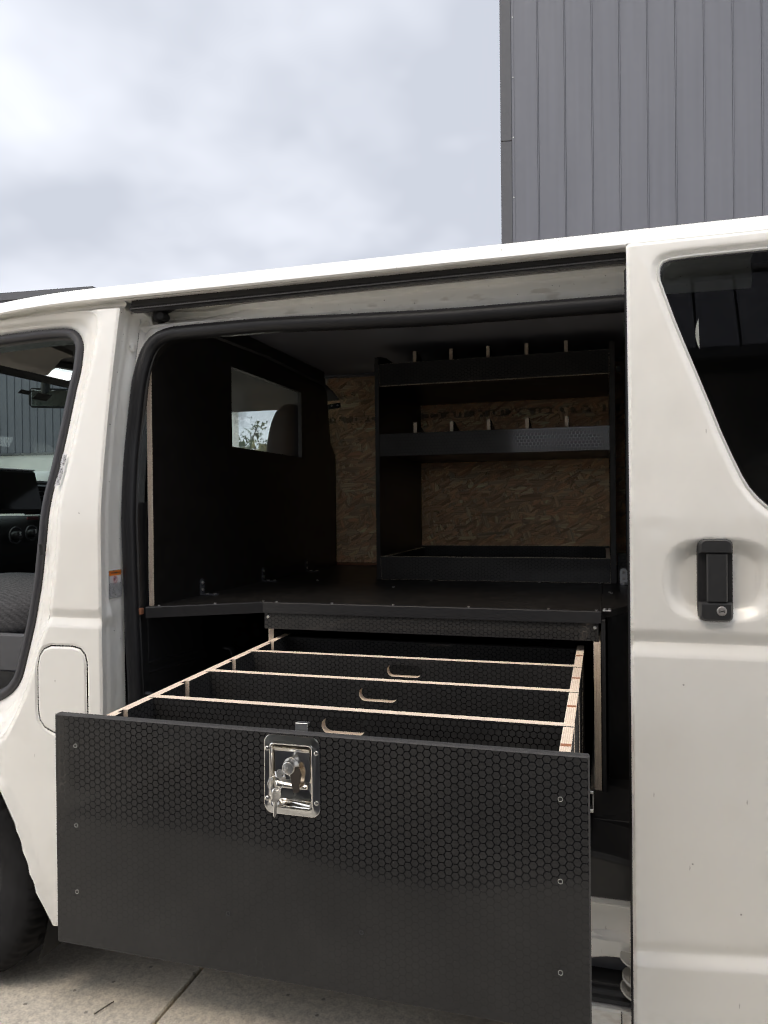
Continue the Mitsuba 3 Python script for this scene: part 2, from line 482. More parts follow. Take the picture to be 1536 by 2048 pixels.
A1 = math.radians(7.4)
k = thing('metal_clad_building', 'tall dark grey metal clad building rising behind the van roof', 'building')
put = clad_wall(k, (-1.42 + 0.165, 9.49 + 0.02), A1, 19.0, 0.0, 12.0, 0.381)
add(f'{k}__core', put(cbox([-0.1, 0.055, 0.0], [19.0, 14.0, 11.9])), 'flashing')
for z0, z1 in ((0.0, 6.585), (6.592, 12.05)):
    add(f'{k}__corner_flashing', put(cbox([-0.165, -0.03, z0], [-0.005, 0.05, z1], 0.006)), 'flashing')
add(f'{k}__flashing_lip', put(cbox([-0.005, -0.012, 0.0], [0.035, 0.0, 12.0], 0.003)), 'cladding')
for i in range(14):
    add(f'{k}__rivet', put(disc([0.018, -0.014, 0.55 + 0.87 * i], [0, -1, 0], 0.009, 0.008, 8)), 'pale_grey')

A2 = math.radians(5.0)
k = thing('far_warehouse', 'far grey warehouse with upright cladding over a pale concrete base, seen past the cab', 'building')
L2 = 26.0
org = (-20.85 - L2 * math.cos(A2), 25.7 - L2 * math.sin(A2))
put = clad_wall(k, org, A2, L2, 3.72, 10.45, 0.37, 0.026, 0.03)
add(f'{k}__core', put(cbox([0.0, 0.06, 0.0], [L2, 16.0, 10.4])), 'tilt_panel')
add(f'{k}__parapet', put(cbox([-0.1, -0.12, 10.45], [L2 + 0.1, 0.3, 10.78], 0.01)), 'flashing')
for i in range(5):
    add(f'{k}__base_panel', put(cbox([i * 5.2 + .01, -0.02, 0.0], [i * 5.2 + 5.19, 0.055, 3.70], 0.01)), 'tilt_panel')
add(f'{k}__ledge', put(cbox([0, -0.09, 3.70], [L2, 0.0, 3.80], 0.01)), 'flashing')


def w_local(x):
    return L2 - x


for i, (a, b) in enumerate(((2.55, 3.85), (3.95, 5.1), (7.5, 8.8))):
    w = number(f'{k}__window')
    add(w, put(cbox([w_local(b), -0.05, 1.2], [w_local(a), 0.0, 2.75], 0.01)), 'window_frame')
    m = (a + b) / 2
    for p0, p1 in ((a + .06, m - .03), (m + .03, b - .06)):
        add(f'{w}__pane', put(cbox([w_local(p1), -0.058, 1.27], [w_local(p0), -0.045, 2.68], 0.002)), 'screen_glass')
add(f'{k}__condenser', put(cbox([w_local(2.3), -0.45, 1.5], [w_local(1.3), -0.03, 2.3], 0.03)), 'pale_grey')

k = thing('workshop', 'grey clad workshop with a wide open roller doorway, mirrored in the dark van window', 'building')
W0, WX0, WX1 = -2.15, -2.35, 2.2
n = int((WX1 - WX0) / .20)
for i in range(n):
    a = WX0 + i * .20
    add(f'{k}__cladding_panel', cbox([a + .006, W0 - 0.04, 2.90], [a + .194, W0, 3.46], 0.003), 'cladding')
add(f'{k}__panel_backing', cbox([WX0, W0 - 0.09, 2.90], [WX1, W0 - .042, 3.46], 0.004), 'soot_plastic')
add(f'{k}__fascia', cbox([WX0 - .1, W0 - 0.3, 3.475], [WX1 + .1, W0 + 0.03, 3.64], 0.01), 'flashing')
add(f'{k}__beam', cbox([WX0, W0 - 0.2, 2.80], [WX1, W0 + 0.02, 2.885], 0.01), 'soot_plastic')
add(f'{k}__roof', rot(cbox([WX0 - .1, W0 - 12, 3.72], [WX1 + .1, W0 - 0.31, 3.80], 0.01), [1, 0, 0], -6, [0, W0, 3.7]), 'flashing')
for a in (WX0, WX1 - .2):
    add(f'{k}__side_wall', extrude(Polygon([(W0 - 12.2, 0), (W0 - .32, 0), (W0 - .32, 3.66), (W0 - 12.2, 4.9)]), 'x', a, a + .2), 'tilt_panel')  # unseen walls, pale finish set to bounce more light into the van
for a, b in ((WX0, WX0 + .35), (WX1 - .35, WX1)):
    add(f'{k}__pier', cbox([a, W0 - 0.25, 0.0], [b, W0 - 0.02, 2.79], 0.01), 'flashing')
add(f'{k}__added_floor_matting', cbox([WX0 + .21, W0 - 11.88, .001], [WX1 - .21, W0 + .25, .006], .001), 'grey_rubber')  # unseen mat, added to keep the floor dark where the drawer front mirrors it
for a, b, c, d in ((WX0 + .21, WX1 - .21, 4.0, 5.0), (WX0 + .21, WX1 - .21, 0, .9)):  # wide gap between the unseen wall pieces lets added daylight reach the van
    add(f'{k}__rear_wall', cbox([a, W0 - 12, c], [b, W0 - 11.9, d], 0.01), 'flashing')


# trees beyond the yard, seen through the cab
def tree(label, base, h, w, seed, group=None):
    r = np.random.default_rng(seed)
    k = thing('gum_tree', label, 'tree', group)
    base = np.array(base, float)
    ms, tips = [], []
    top = base + [0, 0, h * .62]
    ms.append(tube(spline([base, base + [w * .04, 0, h * .3], top], 10), 0.16, 7))
    for i in range(11):
        a = r.uniform(0, 2 * np.pi)
        s = base + (top - base) * r.uniform(.45, 1)
        e = s + np.array([math.cos(a) * w * r.uniform(.2, .5), math.sin(a) * w * r.uniform(.2, .5), h * r.uniform(.12, .36)])
        ms.append(tube(spline([s, (s + e) / 2 + [0, 0, .2], e], 6), 0.05, 5))
        tips += [e, (s + 2 * e) / 3]
    add(f'{k}__trunk', cat_meshes(*ms), 'bark', smooth=True)
    vs, fs = [], []
    for t in tips:
        for _ in range(46):
            c = t + r.normal(0, .42, 3) * [1, 1, .55]
            d = r.normal(0, 1, (3, 3)) * .13
            fs.append([len(vs), len(vs) + 1, len(vs) + 2])
            vs += list(c + d)
    add(f'{k}__crown', (np.array(vs), np.array(fs)), 'leaf')


tree('tall thin tree on the far skyline, left one of two seen through the partition window', (-27.4, 52.9, 0.3), 7.9, 3.4, 3)
tree('second smaller tree on the far skyline, against the dark seat edge in the partition window', (-25.2, 53.3, 0.3), 7.0, 3.0, 5)
tree('leafy tree at the left edge of the partition window', (-29.9, 52.4, 0.3), 6.7, 2.6, 8)
k = thing('hedge_bank', 'pale green scrub bank on the skyline seen through the partition window', 'scrub')
labels[k]['kind'] = 'stuff'
r = np.random.default_rng(21)
c = np.stack([r.uniform(-40, -16, 9000), r.uniform(47, 51, 9000), r.uniform(0, 1, 9000)], -1)
c[:, 2] = c[:, 2] ** .6 * (4.9 + 1.0 * meshkit.noise(np.stack([c[:, 0] * .8, c[:, 1] * 0, c[:, 0] * 0], -1)))
t3 = c[:, None] + r.normal(0, .24, (9000, 3, 3))
add(k, (t3.reshape(-1, 3), np.arange(27000).reshape(-1, 3)), 'dry_leaf')

# ------------------------------------------------------------------ the van
VAN = thing('delivery_van', 'off white delivery van parked side on with its sliding door open', 'van')


def yb(z):
    """Depth of the van's side at height z: upright to the belt, leaning in above it."""
    z = np.asarray(z, float)
    return 0.10 * (np.maximum(z - 1.25, 0) / 0.6) ** 1.3 + 0.35 * np.maximum(0.36 - z, 0) ** 1.6


def crease(z, z0=1.036, z1=0.987, d=0.0085):
    m = (z0 + z1) / 2
    return d * np.where(z > m, sstep(z0 + .002, m - .004, z), sstep(z1 - .003, m + .004, z))


# front door opening: outer (skin) edge and inner (seal) edge
PAIRS = np.array([
    (-1.95, 1.765, -1.95, 1.735), (-1.80, 1.788, -1.80, 1.757), (-1.613, 1.798, -1.613, 1.769), (-1.446, 1.803, -1.446, 1.774), (-1.35, 1.804, -1.385, 1.771), (-1.276, 1.797, -1.345, 1.752),
    (-1.257, 1.762, -1.326, 1.712), (-1.262, 1.692, -1.325, 1.662), (-1.276, 1.587, -1.333, 1.598), (-1.288, 1.497, -1.344, 1.504), (-1.305, 1.382, -1.362, 1.386),
    (-1.321, 1.307, -1.379, 1.308), (-1.328, 1.206, -1.392, 1.204), (-1.343, 1.093, -1.408, 1.090), (-1.351, 1.040, -1.417, 1.047), (-1.361, 0.992, -1.430, 0.988),
    (-1.380, 0.953, -1.442, 0.945), (-1.402, 0.888, -1.457, 0.895), (-1.440, 0.797, -1.476, 0.838), (-1.478, 0.73, -1.503, 0.803), (-1.515, 0.687, -1.552, 0.774),
    (-1.60, 0.655, -1.66, 0.748), (-1.95, 0.64, -1.95, 0.740)])
PO, PI_ = spline(PAIRS[:, :2], 150), None
s_o = np.r_[0, np.cumsum(np.linalg.norm(np.diff(PAIRS[:, :2], axis=0), axis=1))]
from scipy.interpolate import PchipInterpolator
sq = np.linspace(0, s_o[-1], 150)
PI_ = np.stack([PchipInterpolator(s_o, PAIRS[:, 2])(sq), PchipInterpolator(s_o, PAIRS[:, 3])(sq)], -1)

arch = [(-1.95, .575), (-1.87, .612), (-1.715, .635), (-1.60, .612), (-1.507, .555), (-1.461, .474), (-1.424, .375), (-1.394, .290), (-1.374, .248), (-1.362, .226)]
ring = [tuple(q) for q in PO if q[0] > -1.36 or q[1] < 1.2] + arch + [(-1.195, .223), (-1.195, 1.80)]
skin = Polygon(ring).buffer(0)
flap = Polygon([(-1.384, .760), (-1.384, .885), (-1.378, .912), (-1.366, .928), (-1.345, .938), (-1.28, .939), (-1.258, .934), (-1.245, .920), (-1.240, .900), (-1.240, .62), (-1.30, .62), (-1.345, .715), (-1.366, .730), (-1.380, .745)]).buffer(.004).buffer(-.004)
flap = Polygon([(-1.240, .715), (-1.34, .722), (-1.366, .733), (-1.380, .750), (-1.385, .775), (-1.385, .885), (-1.379, .912), (-1.366, .929), (-1.345, .938), (-1.28, .939), (-1.258, .934), (-1.245, .920), (-1.240, .900)])
gap = flap.buffer(.0032)
dents = [(-1.30, .42, .05, .0022), (-1.26, .36, .03, .002), (-1.33, .60, .07, .002), (-1.23, .55, .05, -.0015)]


def y_skin(x, z):
    x, z = np.asarray(x, float), np.asarray(z, float)
    y = yb(z) + crease(z)
    p = shapely.points(x, z)
    d = shapely.distance(gap, p)
    y = y + .0035 * (1 - sstep(0, .006, d))
    d2 = shapely.distance(LineString(PO[20:]), p)
    y = y + .006 * (1 - sstep(0, .018, d2)) ** 2
    d3 = np.abs(x + 1.195)
    y = y + .004 * (1 - sstep(0, .007, d3)) ** 2
    da = shapely.distance(LineString(arch), p)
    y = y - .007 * (1 - sstep(.004, .045, da)) + .009 * (1 - sstep(0, .006, da))
    for cx, cz, r_, a in dents:
        y = y + a * np.exp(-((x - cx) ** 2 + (z - cz) ** 2) / r_ ** 2)
    return y


ring_pts = lambda poly, ds, n: np.vstack([np.array([poly.buffer(q).exterior.interpolate(s, True).coords[0] for s in np.linspace(0, 1, n, endpoint=False)]) for q in ds])
m, nn = sheet(skin.difference(gap), 0.011, y_skin, [grid(-1.5, -1.195, .975, 1.05, .008, .0025), ring_pts(gap, (.0015, .003, .0045, .0065, .01), 260), grid(-1.21, -1.195, .23, 1.8, .0022, .009)], eh=.005)
add(f'{VAN}__body_side', m, 'van_paint', normals=nn)
yf_ = lambda x, z: yb(z) + .0035 * (1 - sstep(0, .005, shapely.distance(LineString(flap.exterior.coords), shapely.points(x, z)))) - .0004
m, nn = sheet(flap, 0.010, yf_, [ring_pts(flap, (-.0012, -.0025, -.004, -.006), 220)], eh=.004)
add(f'{VAN}__fuel_flap', m, 'van_paint', normals=nn)
add(f'{VAN}__fuel_recess', extrude(flap.buffer(.012), 'y', .016, .019), 'soot_plastic')

# front door jamb, rolled in from the skin to the seal
rows = []
for t, dy, bulge in ((0, 0.006, 0), (.06, .010, 0), (.18, .014, .002), (.32, .015, .004), (.45, .020, .004), (.58, .034, 0), (.70, .040, -.003), (.84, .042, -.002), (1.0, .048, 0)):
    p = PO * (1 - t) + PI_ * t
    rows.append(np.stack([p[:, 0], yb(p[:, 1]) + dy + bulge + (crease(p[:, 1]) * (1 - t) if t < .4 else 0), p[:, 1]], -1))
add(f'{VAN}__front_door_jamb', loft(rows), 'van_paint', smooth=True)
# front door seal
q = PI_
rows = np.stack([q[:, 0], yb(q[:, 1]) + .052, q[:, 1]], -1)
nrm = np.stack([-np.gradient(q[:, 1]), np.gradient(q[:, 0])], -1)
nrm /= np.linalg.norm(nrm, axis=1, keepdims=True)
nrm *= np.where(((q - np.array([-1.7, 1.25])) * nrm).sum(1) > 0, -1, 1)[:, None]
qq = q + nrm * .013
add(f'{VAN}__front_door_seal', tube(np.stack([qq[:, 0], yb(qq[:, 1]) + .050, qq[:, 1]], -1), (.0125, .013), 12), 'grey_rubber', smooth=True)
q3 = q + nrm * .030
add(f'{VAN}__front_door_trim', loft([np.stack([qq[:, 0], yb(qq[:, 1]) + .058, qq[:, 1]], -1), np.stack([q3[:, 0], yb(q3[:, 1]) + .066, q3[:, 1]], -1), np.stack([q3[:, 0], yb(q3[:, 1]) + .12, q3[:, 1]], -1)]), 'black_plastic', smooth=35)

# jamb behind the pillar, facing the open doorway
zz = np.r_[np.arange(.235, .95, .02), np.arange(.95, 1.08, .004), np.arange(1.08, 1.80, .02), 1.806]
b = np.exp(-((zz - 1.016) / .020) ** 2)
b2 = np.exp(-((zz - 1.690) / .018) ** 4) * 0
up_ = sstep(1.55, 1.75, zz)
prof = []
for (x, dy, kb) in ((-1.195, .004, 0), (-1.1968, .006, .2), (-1.2035, .022, .6), (-1.2068, .034, .9), (-1.2066, .038, 1), (-1.2048, .041, 1), (-1.2030, .0445, 1), (-1.2032, .050, .9), (-1.2042, .062, .4), (-1.2035, .080, .1), (-1.2005, .096, 0), (-1.1985, .100, 0)):
    hi = sstep(1.45, 1.65, zz) * sstep(.05, .10, dy)
    prof.append(np.stack([x + .0150 * hi + .011 * b * kb + .006 * up_ * kb + 0, yb(zz) + dy - .0225 * hi - (.004 * b * kb), zz], -1))
add(f'{VAN}__door_jamb', loft(prof), 'inner_paint', smooth=40)

# inner frame plate with the rounded corner of the side doorway
SEAL_OUT = np.array([(-1.172, .45), (-1.178, .62), (-1.185, .794), (-1.190, .917), (-1.194, 1.047), (-1.197, 1.176), (-1.200, 1.306), (-1.2025, 1.437), (-1.2005, 1.571), (-1.194, 1.655), (-1.182, 1.703),
                     (-1.160, 1.737), (-1.125, 1.757), (-1.085, 1.7635), (-.87, 1.765), (-.60, 1.756), (-.348, 1.748), (.052, 1.745), (.12, 1.744)])
SEAL_OUT = SEAL_OUT + (SEAL_OUT - [0, 1.28]) * -.0132 * sstep(1.45, 1.65, SEAL_OUT[:, 1:])


def inset(z):
    """How far the doorway seal sits behind the skin."""
    return .101 - .0225 * sstep(1.45, 1.65, z)


SO = spline(SEAL_OUT, 260)
plate = Polygon([(-1.1985, 1.42), (-1.1965, 1.52), (-1.1855, 1.63)][:1] + [(x, z) for x, z in SO if z > 1.44 and x < -.86] + [(-.87, 1.768), (-1.143, 1.768), (-1.160, 1.812), (-1.1805, 1.812), (-1.1815, 1.66), (-1.1900, 1.55)]).buffer(0)
y_pl = lambda x, z: yb(z) + inset(z) - .0005 + .008 * np.exp(-(((x + 1.166) / .012) ** 2 + ((z - 1.765) / .045) ** 2)) - .003 * sstep(1.62, 1.66, z) * np.exp(-((x + 1.179) / .006) ** 2)
m, nn = sheet(plate if plate.geom_type == 'Polygon' else max(plate.geoms, key=lambda g: g.area), .008, y_pl, eh=.006)
add(f'{VAN}__doorway_corner', m, 'inner_paint', normals=nn)
add(f'{VAN}__striker_pad', rot(cbox([-1.203, yb(1.706) + .056, 1.694], [-1.1905, yb(1.706) + .074, 1.718], .003), [0, 0, 1], 18, [-1.2, yb(1.706) + .09, 1.7]), 'inner_paint')
add(f'{VAN}__striker_screw', disc([-1.1900, yb(1.706) + .060, 1.708], [1, -.3, 0], .004, .004, 12), 'bracket_grey')

# seal round the side doorway
nrm = np.stack([np.gradient(SO[:, 1]), -np.gradient(SO[:, 0])], -1)
nrm /= np.linalg.norm(nrm, axis=1, keepdims=True)
sc = SO + nrm * .0175
sec = np.stack([sc[:, 0], yb(sc[:, 1]) + inset(sc[:, 1]), sc[:, 1]], -1)
add(f'{VAN}__doorway_seal', tube(sec, (.0175, .017), 16), 'rubber', smooth=True)
s2 = SO + nrm * .004
add(f'{VAN}__seal_lip', tube(np.stack([s2[:, 0], yb(s2[:, 1]) + inset(s2[:, 1]) - .007, s2[:, 1]], -1), (.0045, .004), 8), 'grey_rubber', smooth=True)
s3 = SO + nrm * .029
add(f'{VAN}__doorway_trim', loft([np.stack([sc[:, 0], yb(sc[:, 1]) + inset(sc[:, 1]) + .004, sc[:, 1]], -1), np.stack([s3[:, 0], yb(s3[:, 1]) + inset(s3[:, 1]) + .02, s3[:, 1]], -1), np.stack([s3[:, 0] - 0.02, yb(s3[:, 1]) + inset(s3[:, 1]) + .08, s3[:, 1] + .01], -1)]), 'black_plastic', smooth=35)

# header over the doorway: underside of the gutter, track, rolled panel
xh = np.r_[-1.196, np.linspace(-1.18, -.80, 39), np.linspace(-.76, .30, 28)]


def hz(x, z_r, z_l):
    return z_r + (z_l - z_r) * np.clip((.047 - x) / .87, -.3, 1.35)


def hrow(y, zr, zl, x=xh, dy=0, dz=0):
    return np.stack([x, np.full_like(x, y) + dy, hz(x, zr, zl) + dz], -1)


under = [hrow(.083, 1.8212, 1.8195), hrow(.087, 1.8200, 1.8185), hrow(.095, 1.8205, 1.819), hrow(.113, 1.8225, 1.824), hrow(.119, 1.823, 1.8245), hrow(.150, 1.823, 1.8245)]
add(f'{VAN}__gutter_underside', loft(under), 'inner_paint', smooth=30)
xt = np.linspace(-1.178, .30, 60)
rail = [hrow(.122, 1.8235, 1.825, xt), hrow(.118, 1.8205, 1.822, xt), hrow(.117, 1.812, 1.810, xt), hrow(.112, 1.8085, 1.806, xt), hrow(.110, 1.8065, 1.8035, xt), hrow(.113, 1.805, 1.802, xt), hrow(.112, 1.8035, 1.7995, xt), hrow(.118, 1.8015, 1.797, xt), hrow(.135, 1.802, 1.797, xt)]
add(f'{VAN}__track_rail', loft(rail), 'dark_alloy', smooth=30)
add(f'{VAN}__track_lip', tube(np.stack([xt, np.full_like(xt, .1095), hz(xt, 1.8050, 1.8018)], -1), (.0016, .002), 8), 'track_grey', smooth=True)
pk = np.exp(-np.clip((xh + 1.02) / .12, -9, 9) ** 2) * (xh > -1.16)
pk = np.where((xh > -1.155) & (xh < -1.02), 1, pk)
pk = np.where(xh <= -1.155, 0.0, pk)
w1 = .004 * np.sin((xh + 1.15) * 26) * pk
head = [hrow(.148, 1.822, 1.823), hrow(.152, 1.8125, 1.8125, dy=.05 * pk), hrow(.150, 1.8085, 1.806, dy=.055 * pk), hrow(.1445, 1.8025, 1.7995, dy=.05 * pk, dz=.006 * pk), hrow(.1445, 1.800, 1.797, dy=.045 * pk, dz=.004 * pk + w1),
        hrow(.149, 1.7985, 1.795, dy=.055 * pk, dz=w1), hrow(.166, 1.797, 1.7925, dy=.045 * pk, dz=-.004 * pk), hrow(.171, 1.7955, 1.791, dy=.02 * pk, dz=-.012 * pk), hrow(.171, 1.7935, 1.789, dy=.0 * pk, dz=-.014 * pk), hrow(.171, 1.785, 1.783, dz=-.012 * pk), hrow(.157, 1.7555, 1.7625), hrow(.164, 1.737, 1.747)]
add(f'{VAN}__doorway_header', loft(head), 'inner_paint', smooth=35)
add(f'{VAN}__track_stop', cat_meshes(cbox([-1.140, .150, 1.776], [-1.118, .185, 1.816], .006), disc([-1.110, .158, 1.808], [0, -1, 0], .010, .03, 18), disc([-1.110, .158, 1.787], [0, -1, 0], .011, .03, 18)), 'soot_plastic', smooth=30)
add(f'{VAN}__pocket_back', cbox([-1.20, .222, 1.745], [-.70, .225, 1.835], .001), 'inner_paint')
add(f'{VAN}__cable_loom', tube(spline([(-1.10, .165, 1.80), (-1.06, .168, 1.812), (-1.02, .155, 1.812), (-.99, .150, 1.817)], 24), .004, 8), 'soot_plastic', smooth=True)

# roof
def drop(x):
    return .16 * np.maximum(-1.30 - x, 0) ** 2 + .006 * np.maximum(x - .2, 0) ** 2


xr = np.r_[np.linspace(-2.0, -1.2, 30), np.linspace(-1.1, 2.2, 34)]
half = [(.084, 1.8205), (.0805, 1.8225), (.0795, 1.826), (.082, 1.829), (.0855, 1.832), (.0885, 1.838), (.093, 1.847), (.101, 1.857), (.116, 1.8665), (.14, 1.8745), (.18, 1.883), (.26, 1.899), (.45, 1.93), (.70, 1.948), (.85, 1.95)]
full = half + [(1.70 - y, z) for y, z in half[::-1][1:]]
rows = []
for x in xr:
    e = sstep(-1.3, -1.9, x) * 0.0
    rows.append(np.stack([np.full(len(full), x), np.array([p[0] for p in full]) + e, np.array([p[1] for p in full]) - drop(x)], -1))
add(f'{VAN}__roof', loft(rows), 'van_paint', smooth=50)
# underside of the roof edge over the front door
xf = np.linspace(-2.0, -1.196, 30)
fr = []
for (y, z) in ((.083, 1.8205), (.094, 1.8195), (.112, 1.823), (.116, 1.823), (.121, 1.822), (.122, 1.815), (.118, 1.812), (.114, 1.806), (.121, 1.7985), (.150, 1.797)):
    fr.append(np.stack([xf, np.full_like(xf, y), z - drop(xf)], -1))
add(f'{VAN}__front_door_header', loft(fr), 'van_paint', smooth=30)

# hidden shell: far side, tail, floor, quarter panel behind the slid door
far = sbox(-2.6, .25, 2.2, 1.87).difference(sbox(-2.35, 1.20, -1.28, 1.785).buffer(.02))
add(f'{VAN}__far_side', extrude(far, 'y', 1.66, 1.69), 'headliner')
add(f'{VAN}__far_window', (np.array([[-2.38, 1.675, 1.17], [-1.20, 1.675, 1.17], [-1.20, 1.675, 1.83], [-2.38, 1.675, 1.83]]), np.array([[0, 1, 2, 3]])), 'side_glass')
add(f'{VAN}__far_window_frame', extrude(sbox(-2.39, 1.16, -1.24, 1.815).difference(sbox(-2.35, 1.20, -1.29, 1.783)), 'y', 1.63, 1.655), 'soot_plastic')
add(f'{VAN}__tail', cbox([2.18, .02, .3], [2.21, 1.68, 1.86]), 'van_paint')
add(f'{VAN}__floor', cbox([-1.19, .16, .555], [2.15, 1.66, .58]), 'soot_plastic')
add(f'{VAN}__underbody', cbox([-2.5, .19, .30], [2.1, 1.5, .40], .03), 'soot_plastic')
qp = sbox(.085, .235, 2.2, 1.805).difference(rrect(.12, 1.0, 1.23, 1.79, .04))
m, nn = sheet(qp, .04, lambda x, z: yb(z) + .012)
add(f'{VAN}__quarter_panel', m, 'van_paint', normals=nn)
add(f'{VAN}__quarter_liner', cbox([.12, .33, .6], [2.1, .345, 1.835]), 'soot_plastic')
add(f'{VAN}__cargo_ceiling', cbox([-1.19, .15, 1.868], [2.1, 1.655, 1.874]), 'ceiling_liner')
add(f'{VAN}__ceiling_edge', cbox([-1.19, 1.555, 1.858], [2.1, 1.583, 1.8675], .002), 'ceiling_liner')

# sill under the doorway
xs_ = np.linspace(-1.20, .30, 40)
wv = .012 * sstep(.005, -.035, xs_)


def sprow(y, z, dz=0, dy=0):
    return np.stack([xs_, np.full_like(xs_, y) + dy, np.full_like(xs_, z) + dz], -1)


emb = sstep(-.035, -.022, xs_) * sstep(.043, .03, xs_)
add(f'{VAN}__sill_upper', loft([sprow(.20, .452), sprow(.125, .450), sprow(.100, .446), sprow(.090, .438), sprow(.088, .428), sprow(.088, .420, dy=.010 * emb), sprow(.088, .368, dy=.011 * emb), sprow(.086, .358, dy=.001 * emb), sprow(.080, .354), sprow(.079, .340, dz=wv * 0), sprow(.080, .325, dz=-wv), sprow(.090, .317, dz=-wv), sprow(.14, .315, dz=-wv)]), 'van_paint', smooth=35)
add(f'{VAN}__sill_channel', loft([sprow(.14, .316), sprow(.165, .31), sprow(.165, .265), sprow(.13, .262)]), 'soot_plastic', smooth=30)
add(f'{VAN}__lower_rail', loft([sprow(.150, .305), sprow(.128, .304), sprow(.122, .298), sprow(.122, .270), sprow(.13, .266)]), 'flashing', smooth=30)
add(f'{VAN}__step_tread', loft([sprow(.14, .268), sprow(.085, .268), sprow(.078, .264), sprow(.078, .259), sprow(.070, .257), sprow(.067, .252), sprow(.066, .246), sprow(.058, .243), sprow(.056, .236), sprow(.062, .231)]), 'black_plastic', smooth=30)
lo = sstep(-.035, -.025, xs_) * sstep(.022, .012, xs_)
add(f'{VAN}__sill_lower', loft([sprow(.066, .232), sprow(.048, .230), sprow(.044, .226), sprow(.043, .212, dy=.003 * lo), sprow(.043, .196, dy=.004 * lo), sprow(.040, .190), sprow(.040, .178), sprow(.048, .172), sprow(.09, .170)]), 'van_paint', smooth=35)
add(f'{VAN}__sill_joint', cbox([.0235, .0385, .170], [.0255, .05, .229], .0005), 'soot_plastic')
for i, (cx, cy, cz, r_) in enumerate(((.058, .065, .330, .036), (.066, .060, .293, .040), (.068, .056, .270, .046))):
    pl = Point(cx, cy).buffer(r_, 16).union(sbox(cx, cy - r_ * .9, cx + .08, cy + r_ * .7))
    add(f'{VAN}__roller_arm', rot(extrude(pl, 'z', cz - (.002 if i != 1 else .003), cz + (.002 if i != 1 else .003)), [0, 1, 0], 9, [cx, cy, cz]), 'bracket_grey', smooth=30)
add(f'{VAN}__roller_pin', cat_meshes(disc([.056, .048, .312], [0, 0, 1], .013, .034, 20), disc([.050, .045, .3335], [0, 0, 1], .010, .005, 16), disc([.056, .040, .2985], [0, 0, 1], .010, .005, 16)), 'bracket_grey', smooth=30)
# wheel house cover inside the doorway
a_ = np.linspace(-.10, .24, 30)
bow = lambda x: .555 + .0 * x - .55 * np.maximum(x + .055, 0) ** 1.6
tread = [np.stack([a_, np.full_like(a_, y), bow(a_) + .05 * sstep(.04, .3, y) + (.0022 if i % 2 else 0)], -1) for i, y in enumerate(np.linspace(.055, .32, 34))]
add(f'{VAN}__wheel_house_cover', loft(tread), 'black_plastic', smooth=60)
add(f'{VAN}__step_riser', loft([np.stack([a_, np.full_like(a_, .056), bow(a_)], -1), np.stack([a_, np.full_like(a_, .054), bow(a_) - .012], -1), np.stack([a_, np.full_like(a_, .062), bow(a_) - .022], -1), np.stack([a_, np.full_like(a_, .066), bow(a_) * 0 + .452], -1), np.stack([a_, np.full_like(a_, .12), bow(a_) * 0 + .448], -1)]), 'black_plastic', smooth=30)

# warning label on the jamb and placard on the front jamb
t = f'{VAN}__warning_label'
zc = 1.0915
xl = -1.2012
add(t, cbox([xl - .004, .0425, 1.057], [xl, .0935, 1.127], .0008), 'label_white', label='white warning sticker with an orange heading')
add(f'{t}__heading', cbox([xl, .0440, 1.1135], [xl + .0006, .0920, 1.1260], .0002), 'label_orange')
add(f'{t}__prohibition_ring', loft(np.array([[[xl + .0006, .067 + r_ * math.cos(a), 1.1035 + r_ * math.sin(a)] for r_ in (.0070, .0088)] for a in np.linspace(0, 2 * math.pi, 29)])), 'label_red')
add(f'{t}__prohibition_bar', rot(cbox([xl + .0004, .0595, 1.1028], [xl + .0008, .0745, 1.1042], .0001), [1, 0, 0], 45, [xl, .067, 1.1035]), 'label_red')
ink = []
r = np.random.default_rng(4)
for i in range(12):
    z = 1.0925 - i * .0029
    y = .0445
    while y < .090:
        w = r.uniform(.0015, .006)
        ink.append(cbox([xl, y, z], [xl + .0005, min(y + w, .0915), z + .0014], .0001))
        y += w + .0012
for y in np.arange(.050, .086, .0052):
    ink.append(cbox([xl + .0006, y, 1.1185], [xl + .0009, y + .0036, 1.1222], .0001))
ink.append(cbox([xl, .0640, 1.1000], [xl + .0005, .0672, 1.1075], .0001))
ink.append(disc([xl, .0675, 1.1085], [1, 0, 0], .0016, .001, 10))
for y0, y1, z0, z1 in ((.0425, .0435, 1.057, 1.127), (.0925, .0935, 1.057, 1.127), (.0425, .0935, 1.057, 1.058), (.0425, .0935, 1.126, 1.127)):
    ink.append(cbox([xl, y0, z0], [xl + .0006, y1, z1], .0001))
add(f'{t}__print', cat_meshes(*ink), 'label_ink')
t = f'{VAN}__tyre_placard'


def jamb_quad(u0, u1, z0, z1, lift):
    """A patch lying on the front jamb between two fractions of its width."""
    out = []
    for z in np.linspace(z0, z1, 8):
        i = np.argmin(np.abs(PO[60:110, 1] - z)) + 60
        ro, ri = PO[i], PI_[i]
        row = []
        for u in (u0, u1):
            x = ro[0] * (1 - u) + ri[0] * u
            row.append([x, yb(z) + .010 + .010 * u - lift, z])
        out.append(row)
    return loft(np.array(out))


add(t, jamb_quad(.20, .50, 1.342, 1.424, .003), 'label_white', label='narrow white tyre placard with tiny print')
ink = []
for c in (.24, .30, .37, .45):
    z = 1.346
    while z < 1.420:
        w = r.uniform(.002, .006)
        ink.append(jamb_quad(c, c + .03, z, min(z + w, 1.421), .0036))
        z += w + .0012 + (.006 if r.random() < .12 else 0)
add(f'{t}__print', cat_meshes(*ink), 'label_ink')
add(f'{VAN}__jamb_bolt', rot(cbox([-1.394, .020, 1.166], [-1.387, .030, 1.196], .003), [0, 1, 0], -6, [-1.39, .03, 1.18]), 'soot_plastic')

